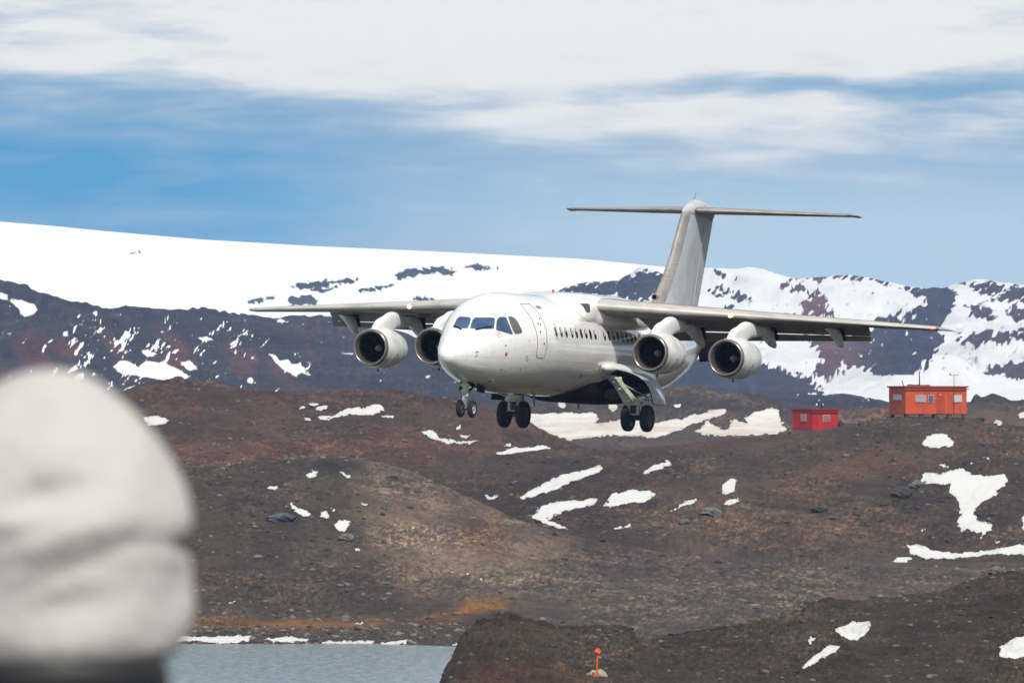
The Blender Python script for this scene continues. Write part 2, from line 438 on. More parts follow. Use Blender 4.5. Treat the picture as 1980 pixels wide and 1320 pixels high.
# forward passenger door: panel, dark seam, handle
DL = [(1008, 588), (1014, 598), (1024.8, 611.5), (1034, 632.7), (1038.5, 651), (1039, 666), (1037.2, 686)]
DR = [(1022, 588.5), (1037, 601), (1045, 612), (1050.6, 623.6), (1056, 644.8), (1056.6, 666), (1052.6, 686)]
def smooth_line(P, n):
    P = [(i, *p) for i, p in enumerate(P)]; return [tuple(pcurve(P, t)) for t in np.linspace(0, len(P) - 1, n)]
A_, B_ = smooth_line(DL, 40), smooth_line(DR, 40); vs, fs = [], []
for i in range(40):
    for j in range(8):
        t = j / 7; h, n = hit(A_[i][0] * (1 - t) + B_[i][0] * t, A_[i][1] * (1 - t) + B_[i][1] * t, BVF); vs.append(h + n * .006)
for i in range(39):
    for j in range(7): fs.append((i * 8 + j, i * 8 + j + 1, (i + 1) * 8 + j + 1, (i + 1) * 8 + j))
dmb = MB().add(vs, fs)
dout = [(1006, 587), (1023.3, 587.6)] + smooth_line([(1023.3, 587.6), (1037, 601), (1050.6, 623.6), (1056.7, 644.8), (1057.4, 666), (1053.6, 685.8), (1049.8, 691.8)], 24)[1:] + [(1038.5, 691)] + smooth_line([(1037, 687), (1039, 666), (1038.5, 651), (1034, 632.7), (1024.8, 611.5), (1014, 598), (1006, 587)], 24)[:-1]
dse = seam(dout, .016, True, BVF, 1.6)
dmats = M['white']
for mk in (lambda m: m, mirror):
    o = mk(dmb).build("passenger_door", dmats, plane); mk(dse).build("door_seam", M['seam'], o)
    for q in ((1043, 616.5), (1040, 626), (1045, 627.5), (1044.5, 642), (1052, 664)):
        h, n = hit(*q, BVF); mk(MB().box(h + n * .012, (.07, .02, .09), None, .008)).build("door_handle", M['seam'], o)

# cabin windows, both sides; the row runs level
h0, _ = hit(1074.8, 640.6, BVF); h1, _ = hit(1150.7, 647.6, BVF); h2, _ = hit(1168.7, 649.0, BVF); h3, _ = hit(1212, 652, BVF)
wx = [h0.x + (h1.x - h0.x) * t for t in (0, 9.6/75.9, 19.2/75.9, 30.4/75.9, 39.5/75.9, 48.7/75.9, 58/75.9, 66.9/75.9, 1)]
dxw = (h3.x - h2.x) / 5
wx += [h2.x + dxw * i for i in range(13)]
zw = (h0.z + h1.z) / 2
def fus_side(x, z, s, off):
    h, t, b = pcurve(FUS, x); c = (t + b) / 2; v = (t - b) / 2; q = max(0, 1 - ((z - c) / v) ** 2)
    y = h * math.sqrt(q); n = Vector((0, s * y / (h * h), (z - c) / (v * v))).normalized()
    return Vector((x, s * y, z)) + n * off
for s in (-1, 1):
    for x in wx:
        mb = MB(); ring2, ring1 = [], []
        for k in range(18):
            t = 2 * math.pi * k / 18; c_, s_ = math.cos(t), math.sin(t); e = .8
            ux, uz = math.copysign(abs(c_) ** e, c_), math.copysign(abs(s_) ** e, s_)
            ring2.append(fus_side(x + .115 * ux, zw + .175 * uz, s, .006)); ring1.append(fus_side(x + .06 * ux, zw + .09 * uz, s, .008))
        mb.add(ring2 + ring1 + [fus_side(x, zw, s, .009)], [(k, (k + 1) % 18, 18 + (k + 1) % 18, 18 + k) for k in range(18)] + [(18 + k, 18 + (k + 1) % 18, 36) for k in range(18)])
        o = mb.build("cabin_window", M['pane'], plane)
        if s < 0:
            # window blind pulled part way down
            bl = MB(); kk = (x * 7.3) % 1
            if kk > .35:
                zt, zb_ = zw + .15, zw + .15 - .22 * kk
                g = [[fus_side(x + dx, z, s, .013) for dx in (-.07, 0, .07)] for z in np.linspace(zb_, zt, 4)]
                bl.add([p for r in g for p in r], [(i * 3 + j, i * 3 + j + 1, i * 3 + j + 4, i * 3 + j + 3) for i in range(3) for j in range(2)])
                bl.build("window_blind", M['seaml'], o)

# small marks and probes on the nose
def dot(px, py, rx, ry, m, name, off=.008):
    patch([(px + rx * math.cos(t), py + ry * math.sin(t)) for t in np.linspace(0, 2 * math.pi, 10, endpoint=False)], off, BVF, .8, 2).build(name, M[m], plane)
dot(978.5, 684.5, 2.2, 3.9, 'red', "static_port_ring"); dot(979.3, 684.8, .9, 1.6, 'black', "static_port", .012)
dot(977.8, 667.8, 1.7, 1.4, 'seam', "static_port")
for q in ((1023.5, 659), (989, 712), (1006, 713), (1006.5, 711)): dot(*q, .8, 1.0, 'seam', "service_mark")
seam([(1017, 688), (1020, 689), (1021, 696), (1019.5, 698), (1017, 693)], .010, True, BVF, 1.0).build("service_hatch", M['seam'], plane)
for x, y, ang in ((921, 680, 0), (917.5, 711, 1), (969, 712, 1), (951, 732, 2)):
    h, n = hit(x, y, BVF); MB().tube([h, h + n * .09, h + n * .11 + Vector((-.16, 0, 0))], [.022, .02, .008], 6).build("pitot_probe", M['seam'], plane)
# rubbed brown stain around the nose bay and the blade antennas
seam([(920, 747.5), (930, 746), (941, 741), (949, 735)], .045, False, BVF, 1.5, -.03).build("drain_stain", M['bayb'], plane)
for x, z, L in ((11.25, 1.93, .16),):
    MB().blob((x, 0, z), (.07, .05, .06), 3, 2, .0).build("beacon_lamp", M['red'], plane)
for x, s_, L, a in ((13.3, -1, .38, .25), (8.8, -1, .38, .1)):
    h, t, b = pcurve(FUS, x)
    MB().loft([[(x + dx, -.3 + w, b + .02) for dx, w in ((-.14, 0), (0, .02), (.16, 0), (0, -.02))], [(x + a + dx, -.3 + w, b - L) for dx, w in ((-.05, 0), (0, .01), (.06, 0), (0, -.01))]]).build("blade_antenna", M['seam'], plane)
for px, r in ((948, .16),):
    h, t, b = pcurve(FUS, 4.6); MB().loft([[(4.6 + dx * r, w, t - .02) for dx, w in ((-1, 0), (0, .06), (1, 0), (0, -.06))], [(4.7 + dx * r * .9, w, t + .05) for dx, w in ((-1, 0), (0, .03), (1, 0), (0, -.03))]]).build("blade_antenna", M['white2'], plane)
# small dark glazed inlet at the shoulder
patch([(1120.5, 587), (1130, 586.8), (1137, 587), (1140, 589.5), (1140.5, 596), (1140.5, 603), (1137, 604), (1133, 603), (1130.5, 597), (1126, 591)], .012, BV, 1.0, 4).build("shoulder_inlet", M['pane'], plane)
seam([(1113, 600), (1120, 608), (1130, 615), (1145, 624), (1160, 629), (1180, 631), (1200, 632.5), (1225, 634)], .012, False, BV, 2).build("fairing_seam", M['seaml'], plane)
# registration and rescue marks, as far as the picture resolves them
def skin_text(txt, px, py, size, m, name, flip=False):
    cu = bpy.data.curves.new(name, 'FONT'); cu.body = txt; cu.size = size; cu.extrude = 0.0; cu.resolution_u = 2
    ob = bpy.data.objects.new(name, cu); COL.objects.link(ob); dg = bpy.context.evaluated_depsgraph_get(); dg.update()
    me = bpy.data.meshes.new_from_object(ob.evaluated_get(dg)); bpy.data.objects.remove(ob)
    h, n = hit(px, py, BVF); hh, t, b = pcurve(FUS, h.x); c = (t + b) / 2
    a0 = math.atan2(h.z - c, -h.y); rr = (hh + (t - b) / 2) / 2 + .012
    for v in me.vertices:
        X, Y = v.co.x, v.co.y; a = a0 + Y / rr
        v.co = Vector((h.x + X, -(hh + .012) * math.cos(a), c + ((t - b) / 2 + .012) * math.sin(a)))
    me.materials.clear(); me.materials.append(M[m]); me.name = name
    return link(bpy.data.objects.new(name, me), plane)
skin_text("MM62 L7", 1041.0, 599, .27, 'black', "registration_text")
for (x, y) in ((1069, 626), (1072, 629)):
    seam([(x, y), (x + 4, y + .6)], .012, False, BVF, 1).build("rescue_mark", M['redl'], plane)
for (x, y, l) in ((1076, 652.5, 3), (1076.5, 654.5, 2.5), (1074, 657, .8), (1081.5, 658, .8)):
    seam([(x, y), (x + l, y + .3)], .012, False, BVF, .7).build("rescue_mark", M['red'], plane)
seam([(1157, 716), (1160.5, 705.5), (1161.8, 706), (1158.2, 716.5)], .010, True, BVF, 1).build("service_hatch", M['seam'], plane)
patch([(1119.5, 730), (1124, 723), (1126.5, 722), (1124.5, 727), (1121, 730.5)], .008, BVF, 1, 3).build("service_hatch", M['seam'], plane)

# wheel bay: black patch on the skin paints the shade of the open well
BAY = [(1060, 768), (1108, 763), (1138, 744), (1160, 737.5), (1174.5, 732), (1183, 720), (1191, 714), (1200, 716), (1226.8, 722), (1245, 729), (1255, 744), (1256.5, 758), (1235, 764), (1210, 772), (1161, 775), (1110, 772)]
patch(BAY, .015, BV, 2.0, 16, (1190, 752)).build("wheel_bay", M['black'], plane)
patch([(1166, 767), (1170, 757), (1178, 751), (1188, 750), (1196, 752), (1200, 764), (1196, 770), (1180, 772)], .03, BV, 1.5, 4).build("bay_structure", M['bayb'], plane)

# ---- wings
def LEx(y): return 11.47 + .325 * (y - 1.57)
def LEz(y): return 1.45 - .0345 * (y - 1.57)
def chord(y): return 4.55 - (4.55 - 1.45) * max(0, (y - 1.0)) / 12.17
def inc(y): return R(3.2 - 3.0 * y / 13.2)
def thick(y): return .150 - .035 * y / 13.2
def foil(t, cut=1.0, n=22):
    up, lo = [], []
    for i in range(n + 1):
        x = (1 - math.cos(math.pi * i / n)) / 2 * cut
        yt = 5 * t * (.2969 * math.sqrt(x) - .1260 * x - .3516 * x**2 + .2843 * x**3 - .1015 * x**4)
        cm = .012 * math.sin(math.pi * min(1, x)) ** 1
        up.append((x, cm + yt)); lo.append((x, cm - yt))
    return up, lo
def section(y, s, cut=1.0, part='all', xr=(0, 1), scale=1.0, lex=None, lez=None, c=None, t=None, a=None):
    c = c or chord(y); t = t or thick(y); a = inc(y) if a is None else a
    lex = LEx(y) if lex is None else lex; lez = LEz(y) if lez is None else lez
    up, lo = foil(t, cut); pts = up[::-1] + lo[1:]
    out = []
    for px, pz in pts:
        X, Z = px * c, pz * c
        out.append((lex + X * math.cos(a) + Z * math.sin(a), s * y, lez - X * math.sin(a) + Z * math.cos(a)))
    return out
YO = 10.3
for s in (-1, 1):
    w = MB(); ys = [0, .8] + list(np.linspace(1.3, YO - .01, 22)) + [YO] + list(np.linspace(YO + .2, 13.0, 8))
    rings = [section(y, s, .76 if y < YO - .001 else 1.0) for y in ys]
    for f_, q in ((.8, 13.08), (.5, 13.15), (.15, 13.18)):
        rings.append(section(13.0, s, 1.0, t=thick(13) * f_, c=chord(13) * (1 - .12 * (1 - f_)), lex=LEx(13.0) + .12 * (1 - f_)))
        rings[-1] = [(x, s * q, z) for x, y, z in rings[-1]]
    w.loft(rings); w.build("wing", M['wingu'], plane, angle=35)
    # leading edge skin: thin shell in front of the box
    le = MB(); rings = []
    for y in list(np.linspace(1.35, 13.05, 40)):
        c, t, a = chord(y), thick(y), inc(y); up, lo = foil(t); ring = []
        ux = [p for p in up if p[0] < .17][::-1]; lx = [p for p in lo if p[0] < .024][1:]  # skin stops short below, so the dark underside colour paints the edge's shade
        for px, pz in ux + lx:
            nrm = Vector((px - .06, 0, pz * 1.6)).normalized() * (.006 / c)
            X, Z = (px + nrm.x) * c, (pz + nrm.z) * c
            ring.append((LEx(y) + X * math.cos(a) + Z * math.sin(a), s * y, LEz(y) - X * math.sin(a) + Z * math.cos(a)))
        rings.append(ring)
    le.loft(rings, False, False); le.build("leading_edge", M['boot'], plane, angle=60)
    # joints of the leading edge
    for yj in (1.5, 3.0, 5.6, 7.9, 9.4, 11.6):
        c, t, a = chord(yj), thick(yj), inc(yj); up, lo = foil(t); ring = []
        for px, pz in [p for p in up if p[0] < .16][::-1] + [p for p in lo if p[0] < .024][1:]:
            nrm = Vector((px - .06, 0, pz * 1.6)).normalized() * (.008 / c); X, Z = (px + nrm.x) * c, (pz + nrm.z) * c
            ring.append(Vector((LEx(yj) + X * math.cos(a) + Z * math.sin(a), s * yj, LEz(yj) - X * math.sin(a) + Z * math.cos(a))))
        MB().tube(ring, .009, 4).build("skin_joint", M['seaml'], plane)
    # flaps: main panel and rear tab with a slit between
    for nm, k0, k1, th_ in (("flap", 0.0, .72, .10), ("flap_tab", .725, 1.06, .07)):
        fl = MB(); rings = []
        for y in np.linspace(1.95, YO, 16):
            c = chord(y); g = (y - 1.95) / (YO - 1.95)
            hx = LEx(y) + .745 * c; hz = LEz(y) - .745 * c * math.sin(inc(y)) - .06
            tx, tz = 16.75 + (16.33 - 16.75) * g, .46 + (.60 - .46) * g
            dx_, dz_ = tx - hx, tz - hz; L = math.hypot(dx_, dz_); ux, uz = dx_ / L, dz_ / L; nx, nz = -uz, ux
            ring = []
            up, lo = foil(.13 if nm == "flap" else .10, 1.0, 9)
            sag = .05 * L
            for px, pz in up[::-1] + lo[1:]:
                q = k0 + (k1 - k0) * px; zz = pz * (k1 - k0) * L + (sag * math.sin(math.pi * min(q, 1)))
                if nm == "flap_tab": zz -= .022 * L
                ring.append((hx + ux * q * L + nx * zz, s * y, hz + uz * q * L + nz * zz))
            rings.append(ring)
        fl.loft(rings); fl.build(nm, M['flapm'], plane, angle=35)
    # flap track fairings
    for y0, tipx, tipz, sx in ((4.13, 15.75, .14, 13.2), (6.73, 16.1, .20, 13.7), (9.28, 16.1, .25, 14.35)):
        rings = []; g = 1.0 if y0 < 9 else .85
        for i in range(22):
            t = i / 21; x = sx + (tipx - sx) * t
            top = pcurve([(0, .95), (.45, 1.02), (.75, .92), (1, tipz + .22)], t)[0] - (.0 if y0 < 9 else .02)
            bot = pcurve([(0, .88), (.3, .70), (.55, .50), (.8, .26), (1, tipz)], t)[0] + (0 if y0 < 9 else .04)
            wv = .19 * g * math.sin(math.pi * min(1, .12 + t * .80)) ** .6
            rings.append([(x, s * (y0) + wv * math.cos(a), (top + bot) / 2 + (top - bot) / 2 * math.sin(a)) for a in [2 * math.pi * k / 20 for k in range(20)]])
        MB().loft(rings).build("flap_track_fairing", M['cowl'], plane, angle=50)
        # dark slot where the flap hinges behind the fairing
        MB().box((tipx - .18, s * (y0) - s * .0, tipz + .52), (.07, .30, .48), Matrix.Rotation(R(-28), 3, 'Y'), .02).build("flap_hinge", M['black'], plane)
    # pylons: goose-neck from wing to cowl
    for y0, x0, z0 in ((4.13, 10.06, -.18), (6.73, 10.77, -.27)):
        rings = []
        for i in range(26):
            t = i / 25
            x = pcurve([(0, x0 + .22), (.2, x0 + .50), (.45, x0 + 1.15), (.68, x0 + 2.05), (1, x0 + 4.3)], t)[0]
            top = pcurve([(0, z0 + .68), (.15, z0 + .84), (.3, z0 + 1.03), (.5, z0 + 1.17), (.60, z0 + 1.29), (.70, z0 + 1.34), (1, z0 + 1.15)], t)[0]
            bot = pcurve([(0, z0 + .60), (.15, z0 + .56), (.4, z0 + .45), (.6, z0 + .45), (.75, z0 + .72), (1, z0 + .90)], t)[0]
            wv = .03 + .13 * math.sin(math.pi * min(1, t * .75 + .1)) ** 1.2
            rings.append([(x, s * y0 + wv * math.cos(a), (top + bot) / 2 + (top - bot) / 2 * math.copysign(abs(math.sin(a)) ** .8, math.sin(a))) for a in [2 * math.pi * k / 24 for k in range(24)]])
        MB().loft(rings).build("pylon", M['white2'], plane, angle=60)
        # engine
        e = MB().lathe([(.14, .675), (.35, .70), (.7, .735), (1.1, .745), (1.5, .72), (1.9, .665), (2.25, .60), (2.25, .50), (2.0, .45)], (x0, s * y0, z0), 'x', 56).build("engine", M['cowl'], plane, angle=50)
        MB().lathe([(.16, .677), (.08, .668), (.03, .648), (.0, .618), (.0, .60), (.02, .575), (.08, .545), (.2, .520), (.34, .515)], (x0, s * y0, z0), 'x', 56).build("intake_lip", M['lip'], e, angle=80)
        MB().lathe([(.34, .515), (.6, .52), (.95, .53)], (x0, s * y0, z0), 'x', 48).build("intake_duct", M['duct'], e)
        fb = MB().lathe([(.97, .02), (.98, .53)], (x0, s * y0, z0), 'x', 48)
        for k in range(22):
            a = 2 * math.pi * k / 22; ca, sa = math.cos(a), math.sin(a); cb, sb = math.cos(a + .16), math.sin(a + .16)
            fb.add([(x0 + .93, s * y0 + .12 * ca, z0 + .12 * sa), (x0 + .96, s * y0 + .12 * cb, z0 + .12 * sb), (x0 + .94, s * y0 + .51 * math.cos(a + .2), z0 + .51 * math.sin(a + .2)), (x0 + .86, s * y0 + .51 * math.cos(a + .02), z0 + .51 * math.sin(a + .02))], [(0, 1, 2, 3)])
        fb.build("fan", M['fan'], e, smooth=False)
        MB().lathe([(.66, .005), (.68, .04), (.74, .075), (.82, .105), (.93, .13)], (x0, s * y0, z0), 'x', 24).build("spinner", M['spin'], e)
        MB().lathe([(2.0, .47), (2.5, .45), (2.95, .36), (2.95, .30), (2.6, .2), (3.2, .12), (3.5, .02)], (x0, s * y0, z0), 'x', 32).build("exhaust_nozzle", M['lip'], e)
        MB().tube([(x0 + .9, s * y0, z0 - .73), (x0 + .95, s * y0, z0 - .83)], .03, 6).build("drain_mast", M['black'], e)
        # cowl latch marks and joint lines
        for xx in (.62, 1.45):
            MB().tube([Vector((x0 + xx, s * y0 + (.7325 if xx < 1 else .724) * math.cos(a), z0 + (.7325 if xx < 1 else .724) * math.sin(a))) for a in np.linspace(0, 2 * math.pi, 49)], .006, 4, False).build("cowl_joint", M['seaml'], e)
        for a in (-.25, -.35, -1.1, -1.2):
            MB().box((x0 + .95, s * y0 - .745 * math.cos(a), z0 + .745 * math.sin(a)), (.09, .03, .03)).build("cowl_latch", M['seam'], e)
    # landing light in the leading edge
    y0 = 6.1; lx, lz = LEx(y0) - .015, LEz(y0) - .02
    o = MB().blob((lx + .06, s * y0, lz), (.085, .15, .105), 1, 2, 0).build("landing_light", M['lamp'], plane)
    MB().blob((lx + .02, s * (y0 - .0), lz - .01), (.085, .085, .075), 1, 2, 0).build("bulb", M['lampc'], o)
    # wing tip lamp and rod
    MB().tube([(LEx(13) + .1, s * 13.15, LEz(13)), (LEx(13) + .9, s * 13.22, LEz(13) - .01), (LEx(13) + 1.75, s * 13.2, LEz(13) - .03)], [.05, .055, .008], 8).build("wing_tip", M['seaml'], plane)
    MB().blob((LEx(12.9) + .03, s * 12.85, LEz(12.9)), (.05, .14, .06), 1, 2, 0).build("tip_light", M['redlamp'] if s < 0 else M['pane'], plane)

# ---- fin
def fin_le(z): return float(pcurve([(1.55, 21.3), (1.88, 21.95), (2.3, 22.45), (3.5, 23.62), (4.5, 24.32), (5.4, 24.98), (5.7, 25.3)], z)[0])
def fin_te(z): return 26.82 + (z - 1.86) * .425
fin, rings = MB(), []
for z in list(np.linspace(1.35, 5.3, 24)):
    a, b = fin_le(max(z, 1.55)), fin_te(z); c = b - a; up, lo = foil(.115); 
    rings.append([(a + px * c, (pz - .012 * math.sin(math.pi * px)) * c, z) for px, pz in up[::-1] + lo[1:]])
fin.loft(rings); finb = fin.build("fin", M['greyp'], plane, angle=60)
bt, rings = MB(), []
for z in np.linspace(1.75, 5.28, 30):
    a, b = fin_le(z), fin_te(z); c = b - a; up, lo = foil(.118)
    pts = [p for p in up if p[0] < .14][::-1] + [p for p in lo if p[0] < .14][1:]
    rings.append([(a - .012 + px * c, (pz - .012 * math.sin(math.pi * px)) * c * 1.03, z) for px, pz in pts])
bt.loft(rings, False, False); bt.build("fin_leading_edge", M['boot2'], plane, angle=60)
for z in (2.75, 3.35):
    a, b = fin_le(z), fin_te(z); c = b - a; up, lo = foil(.119)
    pts = [p for p in up if p[0] < .14][::-1] + [p for p in lo if p[0] < .14][1:]
    MB().tube([Vector((a - .014 + px * c, (pz - .012 * math.sin(math.pi * px)) * c * 1.035, z + .03 * px)) for px, pz in pts], .010, 4).build("skin_joint", M['seaml'], plane)
# dorsal inlet
o = MB().lathe([(-.02, .125), (.02, .13), (.5, .10)], (22.05, 0, 2.06), 'x', 20, True).build("dorsal_inlet", M['boot2'], plane)
MB().lathe([(-.028, .003), (-.026, .09)], (22.05, 0, 2.06), 'x', 20, False).build("inlet_mouth", M['black'], o)
# rudder line, bullet fairing on top
MB().tube([(25.6, -.235, 1.9), (27.0, -.13, 5.15)], .008, 4).build("rudder_joint", M['seaml'], plane)
bu, rings = MB(), []
for i in range(30):
    t = i / 29; x = 24.82 + 3.55 * t
    top = pcurve([(0, 5.30), (.08, 5.48), (.22, 5.66), (.38, 5.77), (.55, 5.74), (.75, 5.62), (.92, 5.52), (1, 5.46)], t)[0]
    bot = pcurve([(0, 5.26), (.1, 5.12), (.3, 5.05), (.6, 5.08), (.85, 5.02), (1, 5.36)], t)[0]
    wv = pcurve([(0, .02), (.08, .16), (.3, .27), (.6, .24), (.9, .12), (1, .02)], t)[0]
    rings.append([(x, wv * math.cos(a), (top + bot) / 2 + (top - bot) / 2 * math.sin(a)) for a in [2 * math.pi * k / 24 for k in range(24)]])
bu.loft(rings); bu.build("tail_fairing", M['greyp'], plane, angle=60)
MB().tube([(26.0, 0, 5.74), (26.2, 0, 6.02)], [.02, .012], 6).build("tail_antenna", M['seam'], plane)
for s in (-1, 1):
    tp, rings = MB(), []
    for y in list(np.linspace(.1, 5.4, 16)) + [5.5, 5.55]:
        g = y / 5.55; c = 2.75 + (1.15 - 2.75) * g
        if y > 5.45: c *= .9 if y < 5.52 else .6
        lex = 25.35 + 2.15 * g + (0 if y <= 5.45 else .08 if y < 5.52 else .35)
        rings.append(section(y, s, lex=lex, lez=5.36, c=c, t=.10 if y < 5.45 else .06, a=R(1.0)))
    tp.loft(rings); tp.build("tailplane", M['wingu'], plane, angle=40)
    tl, rings = MB(), []
    for y in np.linspace(.32, 5.42, 20):
        g = y / 5.55; c = 2.75 + (1.15 - 2.75) * g; lex = 25.35 + 2.15 * g; up, lo = foil(.105)
        pts = [p for p in up if p[0] < .12][::-1] + [p for p in lo if p[0] < .10][1:]; a = R(1.0)
        rings.append([(lex - .01 + px * c * math.cos(a) + pz * c * math.sin(a), s * y, 5.36 - px * c * math.sin(a) + pz * c * math.cos(a)) for px, pz in pts])
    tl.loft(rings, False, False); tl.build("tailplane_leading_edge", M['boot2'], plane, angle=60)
    MB().tube([(27.5, s * 5.5, 5.36), (28.3, s * 5.62, 5.34), (28.8, s * 5.6, 5.33)], [.03, .05, .01], 6).build("tailplane_tip", M['geard'], plane)
    # air brake petal standing open at the tail cone
    pt = MB(); g = []
    for i in range(7):
        u = i / 6
        for j in range(7):
            v = j / 6; z = -.18 + 1.02 * v; y = .12 + 1.15 * u; x = 26.9 + .55 * u - .20 * math.sin(math.pi * v)
            z = z + (.10 * u if v < .5 else -.05 * u)
            g.append((x, s * y, z))
    fs = [(i * 7 + j, i * 7 + j + 1, (i + 1) * 7 + j + 1, (i + 1) * 7 + j) for i in range(6) for j in range(6)]
    b2 = [(x + .05, y, z) for x, y, z in g]
    rim = [i for i in range(7)] + [i * 7 + 6 for i in range(1, 7)] + [42 + j for j in range(5, -1, -1)] + [i * 7 for i in range(5, 0, -1)]
    pt.add(g + b2, fs + [tuple(k + 49 for k in q[::-1]) for q in fs] + [(rim[k], rim[(k + 1) % len(rim)], rim[(k + 1) % len(rim)] + 49, rim[k] + 49) for k in range(len(rim))])
    pt.build("air_brake", M['geard'] if False else M['black'], plane)

# ---- landing gear
def wheel(c, rad, wid, parent, rimr):
    p = [(-wid / 2 + .02, rad * .55), (-wid / 2, rad * .72), (-wid * .46, rad * .87), (-wid * .33, rad * .97), (-wid * .15, rad), (wid * .15, rad), (wid * .33, rad * .97), (wid * .46, rad * .87), (wid / 2, rad * .72), (wid / 2 - .02, rad * .55), (-wid / 2 + .02, rad * .55)]
    MB().lathe(p, c, 'y', 40).build("tyre", M['tyre'], parent, angle=60)
    q = [(-wid * .40, rad * .56), (-wid * .34, rad * .48), (-wid * .18, rad * .40), (-wid * .22, rad * .18), (-wid * .38, rad * .12), (-wid * .38, .005)]
    m = MB().lathe(q, c, 'y', 28); m.lathe([(-a, b) for a, b in q], c, 'y', 28)
    for k in range(8):
        a = 2 * math.pi * k / 8
        for sg in (-1, 1): m.box((c[0] + rad * .3 * math.cos(a), c[1] + sg * wid * .2, c[2] + rad * .3 * math.sin(a)), (.04, .03, .04))
    m.build("rim", M[rimr], parent, angle=50)
# nose gear
ng = MB().tube([(2.62, 0, -1.35), (2.68, 0, -1.80), (2.70, 0, -2.0)], [.115, .11, .10], 14)
ng.box((2.62, 0, -1.62), (.26, .30, .10), None, .02)
ng.box((2.62, 0, -1.82), (.24, .26, .06), None, .02)
ng = ng.build("nose_gear", M['gear'], plane)
MB().tube([(2.70, 0, -2.0), (2.78, 0, -2.42)], .055, 12).build("oleo", M['chrome'], ng)
MB().tube([(2.84, -.26, -2.42), (2.84, .26, -2.42)], .05, 10).build("axle", M['geard'], ng)
MB().tube([(2.60, .02, -1.95), (2.45, 0, -2.15), (2.74, 0, -2.38)], .028, 6).build("torque_link", M['rim'], ng)
MB().tube([(3.6, 0, -1.6), (2.74, 0, -1.95)], .04, 8).build("drag_strut", M['geard'], ng)
for y in (-.215, .215): wheel((2.84, y, -2.43), .305, .185, ng, 'rim')
MB().loft([[(3.0, -.34, -1.45), (3.0, -.31, -1.45), (2.98, -.31, -1.83), (2.98, -.34, -1.83)], [(3.75, -.34, -1.5), (3.75, -.31, -1.5), (3.7, -.31, -1.86), (3.7, -.34, -1.86)]]).build("nose_gear_door", M['black'], plane)
MB().loft([[(3.0, .34, -1.45), (3.0, .31, -1.45), (2.98, .31, -1.83), (2.98, .34, -1.83)], [(3.75, .34, -1.5), (3.75, .31, -1.5), (3.7, .31, -1.86), (3.7, .34, -1.86)]]).build("nose_gear_door", M['black'], plane)
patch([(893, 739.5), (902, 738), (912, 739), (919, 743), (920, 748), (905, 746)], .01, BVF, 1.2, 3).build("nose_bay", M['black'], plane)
MB().loft([[(3.9, -.2, -1.6), (3.95, -.17, -1.6), (4.02, -.2, -1.6)], [(3.95, -.2, -2.0), (3.96, -.19, -2.0), (3.98, -.2, -2.02)]]).build("blade_antenna", M['gear'], plane)
